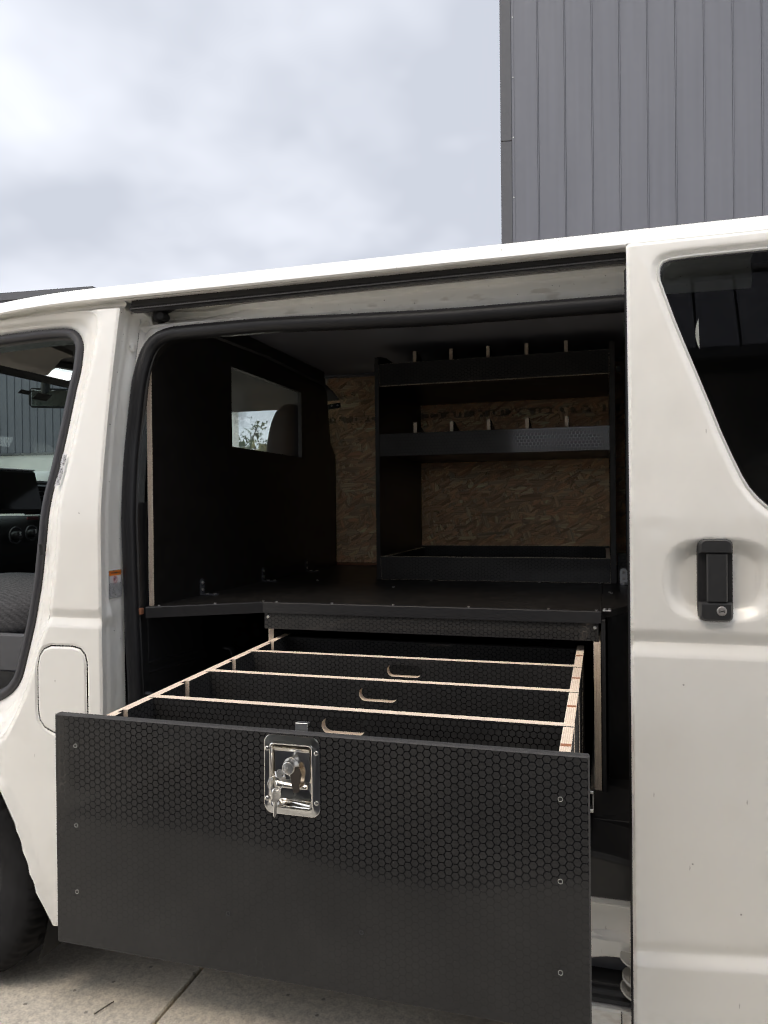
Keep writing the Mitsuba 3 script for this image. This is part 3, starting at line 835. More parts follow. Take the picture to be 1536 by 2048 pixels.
# front wheel
wh = f'{VAN}__front_wheel'
cx, cz, R = -1.715, .292, .296
pr = []
prof = [(.15, .034), (.17, .022), (.19, .012), (.215, .004), (.235, .0), (.262, .003), (.278, .012), (.286, .026), (R - .006, .034), (R - .002, .050)]
tre = []
for i in range(7):
    y0 = .052 + i * .022
    tre += [(R, y0), (R, y0 + .016), (R - .007, y0 + .0175), (R - .007, y0 + .0205)]
prof = prof + tre + [(R - .006, .215), (.27, .235), (.15, .235)]
an = np.linspace(0, 2 * np.pi, 241)
rows = []
for i, a in enumerate(an):
    row = []
    for r_, y in prof:
        if r_ > .268 and y < .05 and i % 4 == 0:
            r_ = r_ - .006
        if r_ >= R - .001 and (i + int(y * 90)) % 8 < 2:
            r_ = r_ - .0075
        row.append([cx + r_ * math.cos(a), y + .028, cz + r_ * math.sin(a)])
    rows.append(row)
add(f'{wh}__tyre', loft(rows), 'tyre_rubber', smooth=35)
m = trimesh.creation.revolve([[0, .07], [.05, .06], [.06, .05], [.10, .075], [.125, .06], [.140, .040], [.150, .034], [.152, .04], [.146, .06], [.146, .20]], sections=64)
m.apply_transform(trimesh.transformations.rotation_matrix(-math.pi / 2, [1, 0, 0]))
m.apply_translation([cx, .028, cz])
add(f'{wh}__rim', m, 'black_plastic', smooth=40)
ah = np.linspace(-.5, math.pi + .5, 50)
add(f'{VAN}__wheel_housing', loft([[[cx + (.350 - .004) * math.cos(a) * (1 if y > 0 else 1), .012 + y, .285 + .346 * math.sin(a)] for a in ah] for y in (0, .1, .3, .55)]), 'soot_plastic', smooth=40)
add(f'{VAN}__wheel_housing_back', cbox([-2.1, .58, .0 + .05], [-1.33, .6, .72]), 'soot_plastic')

# sliding door, slid back along the side and standing proud of it
DO = f'{VAN}__sliding_door'
XD = .0455
WIN = np.array([(.107, 1.730), (.1065, 1.746), (.108, 1.757), (.115, 1.767), (.128, 1.7715), (.163, 1.7735), (.219, 1.774), (.305, 1.774), (.95, 1.772), (.98, 1.74), (.98, 1.28), (.95, 1.245), (.36, 1.243), (.325, 1.249), (.303, 1.259), (.287, 1.272), (.270, 1.289), (.255, 1.309), (.243, 1.332), (.226, 1.373), (.210, 1.415), (.191, 1.472), (.169, 1.536), (.150, 1.591), (.132, 1.645), (.117, 1.695)])
win = Polygon(WIN).buffer(.004).buffer(-.004)
dents2 = [(.155, 1.42, .035, .0018), (.10, 1.33, .03, .0015), (.09, 1.24, .02, .0012), (.20, 1.28, .05, .0014), (.13, 1.50, .05, -.001), (.18, .66, .10, -.0015), (.10, .80, .06, .0012), (.24, .78, .05, .001), (.12, .52, .05, .0012)]


def y_door(x, z):
    x, z = np.asarray(x, float), np.asarray(z, float)
    y = -.060 + yb(np.maximum(z, .36)) + crease(z, 1.0425, .990, .0105)
    rr = (np.abs((x - .2035) / .1015) ** 3 + np.abs((z - 1.1375) / .081) ** 3) ** (1 / 3)
    y = y + .019 * (1 - sstep(.62, 1.0, rr))
    zc_ = z - (.409 + .098 * (x - .053))
    y = y + .004 * np.exp(-((zc_ - .012) / .014) ** 2) - .009 * sstep(.012, -.016, zc_) + .03 * np.maximum(-.02 - zc_, 0) ** 1.5
    d = shapely.distance(win, shapely.points(x, z))
    y = y + .010 * (1 - sstep(0, .020, d)) ** 1.5
    y = y + .006 * (1 - sstep(0, .007, np.abs(x - XD))) ** 2
    y = y + .010 * (1 - sstep(0, .012, 1.8135 - z)) ** 2
    y = y - .0012 * np.exp(-((z - (1.74 - 2.72 * (x - .095) - .02)) / .02) ** 2) * (x < .3)
    for cx_, cz_, r_, a in dents2:
        y = y + a * np.exp(-((x - cx_) ** 2 + (z - cz_) ** 2) / r_ ** 2)
    return y


door = sbox(XD, .19, 1.12, 1.8135).buffer(-.004).buffer(.004)
ex_ = [grid(.046, .40, .97, 1.06, .008, .0025), grid(.09, .32, 1.045, 1.23, .0045, .0045), grid(.046, .40, .36, .47, .008, .003), grid(.0465, .056, .19, 1.81, .0016, .008), ring_pts(win, (.0015, .004, .007, .0105, .014, .018), 420), grid(.046, .4, 1.796, 1.8135, .008, .0022)]
m, nn = sheet(door.difference(win), .012, y_door, ex_, eh=.006)
add(f'{DO}__outer_panel', m, 'van_paint', normals=nn)
zz = np.linspace(.19, 1.8135, 80)
hem = []
for dx, dy in ((0, .006), (-.0004, .010), (.0006, .013), (.003, .016), (.004, .030), (.004, .042)):
    hem.append(np.stack([np.full_like(zz, XD + dx), -.060 + yb(np.maximum(zz, .36)) + dy, zz], -1))
add(f'{DO}__hem', loft(hem), 'van_paint', smooth=40)
xx = np.linspace(XD, 1.12, 40)
add(f'{DO}__top_hem', loft([np.stack([xx, np.full_like(xx, y_door(.06, 1.8135) + dy), np.full_like(xx, 1.8135 + dz)], -1) for dy, dz in ((0, 0), (.006, .003), (.014, .0045), (.035, .004))]), 'van_paint', smooth=40)
zs = np.linspace(.22, 1.77, 80)
add(f'{DO}__weather_strip', tube(np.stack([.0485 + .0 * zs, yb(np.maximum(zs, .36)) - .004, zs], -1), (.0065, .012), 10), 'rubber', smooth=True)
add(f'{DO}__inner_panel', cbox([.052, -.012, .22], [1.10, .006, 1.25], .004), 'soot_plastic')
vs, fs = trimesh.creation.triangulate_polygon(win.buffer(.002), engine='earcut')
gl = np.stack([vs[:, 0], yb(vs[:, 1]) - .0475, vs[:, 1]], -1)
gp, gn = sheet(win.buffer(.003), .03, lambda x, z: -.060 + yb(np.asarray(z, float)) + .0115)
add(f'{DO}__window_pane', gp, 'dark_glass', normals=gn, label='dark tinted window of the sliding door')
wr = np.array([win.exterior.interpolate(s, True).coords[0] for s in np.linspace(0, 1, 400, endpoint=False)])
add(f'{DO}__window_seal', tube(np.stack([wr[:, 0], -.060 + yb(wr[:, 1]) + .0095, wr[:, 1]], -1), (.0032, .003), 8, closed=True), 'pale_grey', smooth=True)
add(f'{DO}__window_lip', tube(np.stack([.3 + (wr[:, 0] - .3) * .985, -.060 + yb(wr[:, 1]) + .0105, 1.5 + (wr[:, 1] - 1.5) * .985], -1), (.002, .0016), 6, closed=True), 'grey_rubber', smooth=True)
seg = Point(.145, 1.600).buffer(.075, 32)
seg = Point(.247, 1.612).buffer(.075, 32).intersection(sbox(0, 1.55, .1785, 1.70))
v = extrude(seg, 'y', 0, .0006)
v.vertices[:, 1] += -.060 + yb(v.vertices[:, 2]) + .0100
add(f'{DO}__painted_light_sliver', v, 'light_sliver_grey', label='sliver of light painted as a pale crescent on the dark sliding door window')  # thin plate that paints a sliver of light on the glass
# its handle
yh = -.060
pl = rrect(.166, .226, 1.0615, 1.2135, .012)
add(f'{DO}__handle_base', extrude(pl, 'y', yh - .001, yh + .017), 'soot_plastic')
for z0, z1 in ((1.1875, 1.2145), (1.0610, 1.0975)):
    q = rrect(.1665, .2265, z0 - (.012 if z0 > 1.1 else 0), z1 + (0 if z0 > 1.1 else .012), .011).intersection(sbox(.1, z0, .3, z1))
    q0 = trimesh.convex.convex_hull(np.vstack([np.c_[np.array(q.exterior.coords)[:, 0], np.full(len(q.exterior.coords), yh + .002), np.array(q.exterior.coords)[:, 1]],
                                               np.c_[.1965 + (np.array(q.exterior.coords)[:, 0] - .1965) * .97, np.full(len(q.exterior.coords), yh - .007), (z0 + z1) / 2 + (np.array(q.exterior.coords)[:, 1] - (z0 + z1) / 2) * .96],
                                               np.c_[.1965 + (np.array(q.exterior.coords)[:, 0] - .1965) * .84, np.full(len(q.exterior.coords), yh - .0125), (z0 + z1) / 2 + (np.array(q.exterior.coords)[:, 1] - (z0 + z1) / 2) * .78]]))
    add(f'{DO}__handle_cap', q0, 'handle_plastic', smooth=25)
add(f'{DO}__handle_grip', cat_meshes(cbox([.1805, yh - .0095, 1.0965], [.2165, yh + .004, 1.1885], .002), cbox([.1835, yh - .0105, 1.0985], [.2140, yh - .009, 1.1865], .0008)), 'handle_plastic')
add(f'{DO}__key_lock', trimesh.util.concatenate([disc([.2055, yh - .0125, 1.0815], [0, -1, 0], .0088, .004, 28)]), 'worn_metal', smooth=30)
add(f'{DO}__key_slot', cat_meshes(cbox([.2012, yh - .0152, 1.0790], [.2024, yh - .0143, 1.0842], .0002), cbox([.2035, yh - .0152, 1.0806], [.2080, yh - .0143, 1.0822], .0002), cbox([.2085, yh - .0152, 1.0790], [.2096, yh - .0143, 1.0842], .0002)), 'soot_plastic')

# cab
add(f'{VAN}__cab_headliner', loft([[[x, y, z] for x in (-2.03, -1.86, -1.7, -1.4, -1.13)] for y, z in ((.165, 1.745), (.20, 1.785), (.28, 1.802), (.85, 1.815), (1.42, 1.802), (1.5, 1.785), (1.66, 1.74))]), 'headliner', smooth=60)
add(f'{VAN}__cab_rear_wall', cbox([-1.19, .17, .6], [-1.175, 1.66, 1.30]), 'soot_plastic')
wst, wsb = (-1.86, 1.748), (-2.62, 1.16)
add(f'{VAN}__windscreen', (np.array([[wst[0], .12, wst[1]], [wst[0], 1.62, wst[1]], [wsb[0], 1.70, wsb[1]], [wsb[0], .04, wsb[1]]]), np.array([[0, 1, 2, 3]])), 'clear_glass')
def ws(s, y):
    return np.array([wst[0] + (wsb[0] - wst[0]) * s, y, wst[1] + (wsb[1] - wst[1]) * s])


add(f'{VAN}__windscreen_band', loft([[ws(.0, .12) + [.006, 0, 0], ws(.0, 1.6) + [.006, 0, 0]], [ws(.035, .12) + [.006, 0, 0], ws(.035, 1.6) + [.006, 0, 0]]]), 'soot_plastic')
for y0, y1, s0, s1 in ((.55, .60, .085, .105), (.63, .70, .085, .12), (.90, .96, .075, .13)):
    add(f'{VAN}__windscreen_dark_piece', loft([[ws(s0, y0) + [.006, 0, 0], ws(s0, y1) + [.006, 0, 0]], [ws(s1, y0) + [.006, 0, 0], ws(s1, y1) + [.006, 0, 0]]]), 'soot_plastic')  # dark pieces standing for a clip and vent grids
add(f'{VAN}__front_pillar', tube([(wst[0], 1.60, wst[1]), (wsb[0], 1.68, wsb[1])], (.03, .05), 8), 'headliner', smooth=True)
add(f'{VAN}__nose', cbox([-2.72, .05, .35], [-2.60, 1.68, 1.15], .03), 'van_paint')
pv = [(-1.56, .20), (-1.70, .19), (-1.93, .20), (-1.935, .60), (-1.90, .64), (-1.66, .42), (-1.60, .40)]
add(f'{VAN}__sun_visor', extrude(Polygon(pv).buffer(.012), 'z', 1.762, 1.778), 'visor_cloth')
add(f'{VAN}__visor_clip', cbox([-1.935, .56, 1.748], [-1.915, .61, 1.764], .004), 'soot_plastic')
pd = np.array([(-1.975, .735), (-1.862, .655), (-1.84, .76), (-1.99, .865)])
add(f'{VAN}__dome_lamp_housing', extrude(Polygon(pd).buffer(.025), 'z', 1.786, 1.803), 'headliner')
add(f'{VAN}__dome_lamp', extrude(Polygon(pd).buffer(-.004).buffer(.004), 'z', 1.778, 1.79), 'white_plastic', label='lit white dome lamp lens')
scene[f'{VAN}__dome_lamp']['emitter'] = {'type': 'area', 'radiance': {'type': 'rgb', 'value': [0.105, 0.118, 0.118]}}
mr = f'{VAN}__rear_view_mirror'
mm = trimesh.convex.convex_hull(np.array([[x, y, z] for x, s in ((0, 1.0), (.012, 1.05), (-.03, .7)) for y, z in ((-.085 * s, -.024 * s), (-.075 * s, -.036 * s), (.075 * s, -.036 * s), (.085 * s, -.024 * s), (.085 * s, .024 * s), (.075 * s, .036 * s), (-.075 * s, .036 * s), (-.085 * s, .024 * s))]))
TM = trimesh.transformations.euler_matrix(0, math.radians(4), math.radians(-60))
TM[:3, 3] = [-2.03, .845, 1.712]
mm.apply_transform(TM)
add(f'{mr}__housing', mm, 'black_plastic', smooth=30)
g = cbox([.0125, -.079, -.030], [.0145, .079, .030], .0005)
g.apply_transform(TM)
add(f'{mr}__glass', g, 'mirror_silver')
add(f'{mr}__stalk', tube([(-2.06, .83, 1.73), (-2.03, .80, 1.775), (-1.98, .78, 1.80)], .018, 10), 'black_plastic', smooth=True)
# dashboard and what is on it
add(f'{VAN}__dashboard', loft([[[x, y, z] for x, z in ((-2.63, 1.20), (-2.35, 1.25), (-2.24, 1.262), (-2.185, 1.25), (-2.16, 1.22), (-2.13, 1.14), (-2.16, 1.0), (-2.3, .85), (-2.3, .6))] for y in np.linspace(.06, 1.64, 12)]), 'soot_plastic', smooth=40)
tb = rot(cbox([-2.125, .34, 1.275], [-2.085, .845, 1.435], .006), [0, 1, 0], -14, [-2.1, .7, 1.28])
add(f'{VAN}__tablet__case', tb, 'black_plastic')
add(f'{VAN}__tablet__screen', rot(cbox([-2.0845, .35, 1.283], [-2.083, .838, 1.428], .0005), [0, 1, 0], -14, [-2.1, .7, 1.28]), 'screen_glass')
add(f'{VAN}__tablet__painted_sky_edge', rot(cbox([-2.127, .34, 1.4355], [-2.085, .845, 1.442], .002), [0, 1, 0], -14, [-2.1, .7, 1.28]), 'label_white', label='top edge of the tablet with the sky reflection painted white')  # sky reflection on the tablet top put in as white colour
hood = trimesh.creation.icosphere(3, 1.0)
hood.vertices *= [.16, .14, .09]
hood.apply_translation([-2.30, 1.09, 1.36])
add(f'{VAN}__instrument_hood', hood, 'pale_grey', smooth=True)
v_ = f'{VAN}__air_vent'
add(f'{v_}__frame', cbox([-2.19, .845, 1.265], [-2.16, 1.02, 1.40], .008), 'soot_plastic')
for i in range(6):
    add(f'{v_}__slat', rot(cbox([-2.165, .85, 1.278 + i * .020], [-2.14, 1.015, 1.281 + i * .020], .001), [0, 1, 0], 20, [-2.15, .9, 1.28 + i * .02]), 'flashing')
for i, (y, z, r_) in enumerate(((.745, 1.188, .030), (.826, 1.194, .028))):
    d_ = number(f'{VAN}__dial')
    an = np.linspace(0, 2 * np.pi, 33)[:-1]
    add(f'{d_}__ring', tube([(-2.128, y + r_ * math.cos(a), z + r_ * math.sin(a)) for a in an], .004, 8, closed=True, up=np.array([1.0, 0, 0])), 'flashing', smooth=True)
    add(f'{d_}__knob', disc([-2.122, y, z], [1, 0, .1], r_ * .55, .03, 18), 'black_plastic', smooth=30)
    add(f'{d_}__pointer', cbox([-2.108, y - .003, z], [-2.105, y + .003, z + r_ * .5], .0005), 'label_white')
add(f'{VAN}__reflector', cbox([-2.128, .80, 1.245], [-2.122, .86, 1.258], .002), 'red_plastic')
# passenger seat
se = f'{VAN}__passenger_seat'
def pillow(c, h, p=4, n=26):
    """A soft block: a superellipsoid."""
    m = trimesh.creation.icosphere(4, 1.0)
    v = m.vertices
    s = (np.abs(v) ** p).sum(1) ** (-1 / p)
    m.vertices = v * s[:, None] * np.array(h) + np.array(c)
    return m


cu = pillow((-1.80, .43, .985), (.275, .255, .075), 3.4)
cu = rot(cu, [0, 1, 0], 5, [-1.80, .43, .985])
add(f'{se}__cushion', cu, 'fabric', smooth=True)
add(f'{se}__seat_box', cbox([-2.02, .20, .70], [-1.47, .66, .935], .02), 'black_plastic')
add(f'{se}__side_trim', cbox([-1.99, .175, .82], [-1.575, .197, .93], .008), 'flashing')
bk = pillow((-1.43, .44, 1.27), (.085, .25, .30), 3.2)
add(f'{se}__backrest', rot(bk, [0, 1, 0], 9, [-1.43, .44, 1.0]), 'fabric', smooth=True)
add(f'{se}__buckle', cbox([-1.575, .205, 1.045], [-1.535, .225, 1.062], .004), 'galvanised')
add(f'{VAN}__cab_step', cbox([-2.2, .16, .45], [-1.40, .70, .70], .02), 'black_plastic')
dr_ = f'{VAN}__driver_seat'
bk = pillow((-1.285, 1.36, 1.385), (.072, .19, .33), 3.0)
add(f'{dr_}__backrest', rot(bk, [0, 1, 0], 3, [-1.27, 1.3, 1.0]), 'fabric', smooth=True)
add(f'{dr_}__cushion', pillow((-1.72, 1.31, 1.0), (.28, .25, .09), 3.2), 'fabric', smooth=True)
th = np.linspace(0, 2 * np.pi, 40)[:-1]
add(f'{VAN}__steering_wheel', tube(np.stack([-2.02 + .12 * np.sin(th), 1.28 + .19 * np.cos(th), 1.22 + .14 * np.sin(th)], -1), .016, 10, closed=True, up=np.array([-.7, 0, .7])), 'soot_plastic', smooth=True)
# inner side trim below the partition
for dz in (0, -.026):
    add(f'{VAN}__trim_rib', tube(spline([(-1.176, .13, .872 + dz), (-1.178, .35, .862 + dz), (-1.18, .62, .846 + dz)], 16), .004, 8), 'black_plastic', smooth=True)
add(f'{VAN}__inner_trim', cbox([-1.20, .20, .58], [-1.181, 1.6, 1.02]), 'soot_plastic')
add(f'{VAN}__trim_hook', tube(spline([(-1.165, .56, .842), (-1.14, .57, .835), (-1.135, .575, .80)], 10), (.006, .014), 8), 'flashing', smooth=True)
add(f'{VAN}__belt_anchor', tube(spline([(-1.165, .13, .80), (-1.145, .14, .795), (-1.135, .145, .74)], 12), (.004, .008), 8), 'flashing', smooth=True)

# ------------------------------------------------------------------ the fit-out
IN_FITOUT = True
XP = -1.103
k = thing('wall_lining', 'chipboard lining of pressed wood flakes on the far inner wall of the van', 'wall panel')
add(f'{k}__panel', cbox([-1.14, 1.452, 1.047], [.62, 1.464, 1.832], .001), 'osb')
add(f'{k}__batten', cbox([-1.10, 1.437, 1.0365], [-.742, 1.4515, 1.046], .001), 'brown_strip')

k = thing('partition', 'black plywood partition behind the cab with a window cut in it', 'partition')
pp = Polygon([(.088, 1.030), (.088, 1.70), (.22, 1.838), (1.318, 1.838), (1.352, 1.742), (1.385, 1.55), (1.445, 1.50), (1.445, 1.030)])
hole = Polygon([(.515, 1.472), (1.072, 1.472), (1.072, 1.718), (.515, 1.718)])
plymesh(f'{k}__panel', extrude(pp.difference(hole), 'x', XP - .0155, XP), 0, film='smooth', edge='black')
board(f'{k}__front_edge', [XP - .0153, .0868, 1.0345], [XP - .0003, .0878, 1.70], 0)
add(f'{k}__window_pane', (np.array([[XP - .017, .50, 1.46], [XP - .017, 1.09, 1.46], [XP - .017, 1.09, 1.73], [XP - .017, .50, 1.73]]), np.array([[0, 1, 2, 3]])), 'perspex')
add(f'{k}__pane_smear', (np.array([[XP - .0145, .50, 1.46], [XP - .0145, 1.09, 1.46], [XP - .0145, 1.09, 1.73], [XP - .0145, .50, 1.73]]), np.array([[0, 1, 2, 3]])), 'smear', label='greasy smear on the partition window')

ZC = 1.036
k = thing('bench_cabinet', 'black plywood bench with a wide top over the drawer bay', 'cabinet')
top = Polygon([(XP + .001, .075), (-.849, .1955), (-.010, .1955), (-.010, 1.4365), (XP + .001, 1.4365)])
plymesh(f'{k}__bench_top', extrude(top, 'z', ZC - .016, ZC), 2, film='smooth', edge='black')
top2 = Polygon([(-.0092, .2005), (.052, .322), (.22, .326), (.60, .345), (.60, 1.4365), (-.0092, 1.4365)])
plymesh(f'{k}__side_top', extrude(top2, 'z', ZC - .016, ZC), 2, film='smooth', edge='black')
p = np.array([(-1.094, .036), (-.849, .186), (-.0105, .186)])


def angle_trim(a, b, w=.0245, t=.0022, lap=.016):
    a, b = np.array(a), np.array(b)
    d = (b - a) / np.linalg.norm(b - a)
    n = np.array([d[1], -d[0]])
    pts = []
    for q in (a, b):
        pts.append([[q[0] - n[0] * lap, q[1] - n[1] * lap, ZC + t], [q[0] + n[0] * .001, q[1] + n[1] * .001, ZC + t], [q[0] + n[0] * t, q[1] + n[1] * t, ZC + t - .0012], [q[0] + n[0] * t, q[1] + n[1] * t, ZC - w], [q[0], q[1], ZC - w]])
    return loft(pts)


add(f'{k}__edge_trim', angle_trim(p[0], p[1] + [.0, -.001]), 'dark_alloy')
add(f'{k}__edge_trim', angle_trim(p[1], p[2]), 'dark_alloy')
for (x, y) in ((-1.075, .064), (-.957, .136), (-.853, .2), (-.815, .200), (-.663, .199), (-.503, .200), (-.315, .199), (-.128, .200), (-.02, .201)):
    add(f'{k}__screw', disc([x, y, ZC + .003], [0, 0, 1], .0032, .003, 12), 'steel', smooth=30)
for (x, y) in ((-.93, .78), (-.55, .83), (-.20, .83), (-.018, .84), (.010, .60), (.016, .58), (-.62, .62)):
    add(f'{k}__top_screw', disc([x, y, ZC + .0008], [0, 0, 1], .004, .0016, 12), 'satin_steel', smooth=30)
add(f'{k}__corner_bracket', cat_meshes(cbox([-.008, .203, ZC], [.012, .212, ZC + .003], .001), disc([-.002, .207, ZC + .005], [0, 0, 1], .0035, .005, 12), disc([.008, .209, ZC + .005], [0, 0, 1], .0035, .005, 12)), 'galvanised', smooth=30)
add(f'{k}__end_block', cbox([-1.117, .030, ZC - .016], [-1.105, .046, ZC - .001], .001), 'brown_strip')
board(f'{k}__front_rail', [-.8455, .189, .9700], [-.0165, .204, 1.0155], 1, pitch=.0109, edge='black')
for x in (-.835, -.0245):
    add(f'{k}__rail_screw', disc([x, .1885, 1.0005], [0, -1, 0], .004, .002, 16), 'satin_steel', smooth=30)
board(f'{k}__side_board', [-.8425, .206, .59], [-.8275, 1.40, 1.019], 0)
board(f'{k}__side_board', [-.0275, .190, .594], [-.0120, 1.40, .9685], 0, label='right side board of the drawer bay with its raw edge showing')
add(f'{k}__bay_post', cbox([-.0105, .186, .594], [-.001, .205, 1.0195], .001), 'black_plastic')
plymesh(f'{k}__end_panel', extrude(Polygon([(.004, .60), (.60, .60), (.60, 1.018), (.004, 1.018)]), 'y', .335, .347), 1, film='smooth')
add(f'{k}__bay_back', cbox([-.83, 1.02, .59], [-.03, 1.035, 1.018]), 'soot_plastic')
add(f'{k}__runner', cat_meshes(cbox([-.0345, .02, .645], [-.0285, .98, .652], .0005), cbox([-.0295, .02, .645], [-.0278, .98, .690], .0005), cbox([-.0345, .02, .684], [-.0285, .98, .690], .0005)), 'satin_steel')
add(f'{k}__foot_pad', disc([.018, .30, .606], [0, 0, 1], .013, .006, 18), 'flashing', smooth=30)

# drawer
k = thing('cargo_drawer', 'wide open drawer with a black honeycomb front and plywood dividers inside', 'drawer')
YF, YB_ = -.512, -.4955
fp = trimesh.boolean.difference([cbox([-.9060, YF, .5415], [-.0235, YB_, .9325], .0022), extrude(rrect(-.5035, -.4310, .8150, .9170, .006), 'y', YF - .01, YB_ + .01)], engine='manifold')
plymesh(f'{k}__front_panel', fp, 1, pitch=.0117, edge='black')
for x, z in ((-.864, .881), (-.864, .746), (-.864, .633), (-.063, .870), (-.064, .755), (-.065, .627), (-.579, .637), (-.357, .640)):
    m = trimesh.creation.revolve([[.0027, .0001], [.0031, .0006], [.0035, .0006], [.0036, -.001]], sections=24)
    m.apply_transform(trimesh.geometry.align_vectors([0, 0, 1], [0, -1, 0]))
    m.apply_translation([x, YF - .0002, z])
    add(f'{k}__front_panel__screw', m, 'bracket_grey' if x < -.8 or x > -.1 else 'flashing', smooth=30)
    m = trimesh.creation.revolve([[0, -.0012], [.0012, -.0012], [.0014, -.0002], [.0029, .0002], [.0029, -.001]], sections=20)
    m.apply_transform(trimesh.geometry.align_vectors([0, 0, 1], [0, -1, 0]))
    m.apply_translation([x, YF - .0002, z])
    add(f'{k}__front_panel__screw_head', m, 'dark_alloy', smooth=30)
SH = (.0227, -.496)
ZD = .9285
X0, X1 = -.8225, -.0495
slots_y = (-.4575, -.2545, -.0555, .1495)
div_y = (-.363, -.157, .044)
# left side with its dado slots cut from the inner face
sd = sbox(X0, -.4955, X0 + .0175, .262)
for y in slots_y:
    sd = sd.difference(sbox(X0 + .0085, y - .0085, X0 + .03, y + .0085))
for y in div_y:
    sd = sd.difference(sbox(X0 + .0085, y - .0088, X0 + .03, y + .0088))
plymesh(f'{k}__side_panel', extrude(sd, 'z', .60, ZD), 0, shear=SH)
sd = sbox(X1 - .0165, -.4955, X1, .262)
plymesh(f'{k}__side_panel', extrude(sd, 'z', .60, ZD), 0, shear=SH)
for y in slots_y:
    v = cbox([X1 - .0160, y - .0055, ZD - .01], [X1 - .0006, y + .0055, ZD + .0004], .0003)
    v.vertices[:, 2] += SH[0] * (v.vertices[:, 1] - SH[1])
    add(f'{k}__slot_strip', v, 'brown_strip')
for i, y in enumerate(div_y):
    zt = ZD + .0012
    dv = sbox(X0 + .009, .62, X1 + .0005, zt)
    if i < 3:
        dv = dv.difference(rrect(-.4725, -.3935, zt - .0415, zt - .0145, .0134, 10))
    plymesh(f'{k}__divider', extrude(dv, 'y', y - .0086, y + .0086), 1, shear=SH, pitch=.0112, pointy=(i == 0), label=('front' if i == 0 else 'middle' if i == 1 else 'rear') + ' divider with a hand slot')
board(f'{k}__back_panel', [X0 + .018, .245, .61], [X1 - .017, .262, ZD - .006], 1, shear=SH, pitch=.0112, edge='black')
board(f'{k}__bottom_panel', [X0 + .001, -.495, .600], [X1 - .001, .262, .612], 2, shear=SH)
add(f'{k}__striker_tab', cat_meshes(cbox([-.4690, -.4945, .915], [-.4480, -.4925, .9425], .0006), cbox([-.4690, -.4945, .9412], [-.4480, -.4830, .9432], .0006)), 'galvanised')
# folding T lock let into the front
t = f'{k}__paddle_latch'
LX0, LX1, LZ0, LZ1 = -.5135, -.4210, .8055, .9285


def lrect(x0, x1, z0, z1, r_, y, n=10):
    p_ = np.array(rrect(x0, x1, z0, z1, r_, n).exterior.coords)[:-1]
    i0 = np.argmin(np.hypot(p_[:, 0] - x1, p_[:, 1] - (z0 + r_)))
    p_ = np.roll(p_, -i0, 0)
    p_ = np.vstack([p_, p_[:1]])
    return np.stack([p_[:, 0], np.full(len(p_), y), p_[:, 1]], -1)


ix0, ix1, iz0, iz1 = -.5020, -.4325, .8165, .9155
rings = [lrect(LX0, LX1, LZ0, LZ1, .014, YF - .0003), lrect(LX0, LX1, LZ0, LZ1, .014, YF - .0017), lrect(LX0 + .0012, LX1 - .0012, LZ0 + .0012, LZ1 - .0012, .0128, YF - .0024), lrect(ix0 - .002, ix1 + .002, iz0 - .002, iz1 + .002, .007, YF - .0024),
         lrect(ix0, ix1, iz0, iz1, .006, YF - .0040), lrect(ix0 + .0015, ix1 - .0015, iz0 + .0015, iz1 - .0015, .0055, YF - .0036), lrect(ix0 + .003, ix1 - .003, iz0 + .003, iz1 - .003, .005, YF - .001), lrect(ix0 + .0045, ix1 - .0045, iz0 + .006, iz1 - .004, .004, YF + .0100), lrect(ix0 + .006, ix1 - .006, iz0 + .012, iz1 - .005, .003, YF + .0125), lrect(ix0 + .02, ix1 - .02, iz0 + .03, iz1 - .03, .003, YF + .0128)]
add(f'{t}__bezel', loft(rings), 'steel', smooth=35)
pxa, pxb = -.4972, -.4378
pad = []
for z, y in ((.9095, YF + .004), (.9100, YF - .001), (.9085, YF - .0035), (.9050, YF - .0015), (.9030, YF + .0005), (.8600, YF + .0015), (.8560, YF + .0005), (.8530, YF - .0035), (.8500, YF - .0050), (.8475, YF - .0035), (.8470, YF + .002)):
    ins = .0 if z > .855 else .004
    pad.append([[pxa + ins, y + .005, z], [pxa + ins + .0006, y + .0005, z], [pxa + ins + .003, y, z], [(pxa + pxb) / 2, y, z], [pxb - ins - .003, y, z], [pxb - ins - .0006, y + .0005, z], [pxb - ins, y + .005, z]])
add(f'{t}__paddle', loft(pad), 'steel', smooth=50)
lk = trimesh.creation.revolve([[.013, 0], [.0125, .003], [.0108, .0065], [.0100, .010], [.0098, .0135], [.0088, .0142], [.0086, .0136], [0, .0136]], sections=40)
lk.apply_transform(trimesh.geometry.align_vectors([0, 0, 1], [0, -1, 0]))
lk.apply_translation([-.4685, YF + .0005, .8815])
add(f'{t}__lock_barrel', lk, 'satin_steel', smooth=30)
for x, z in ((-.5078, .9065), (-.4262, .9050), (-.5085, .8285), (-.4265, .8285)):
    m = trimesh.creation.revolve([[.0036, 0], [.0036, .0008], [.003, .0022], [.0016, .0028], [.0013, .0014], [0, .0014]], sections=20)
    m.apply_transform(trimesh.geometry.align_vectors([0, 0, 1], [0, -1, 0]))
    m.apply_translation([x, YF - .0022, z])
    add(f'{t}__screw', m, 'steel', smooth=35)

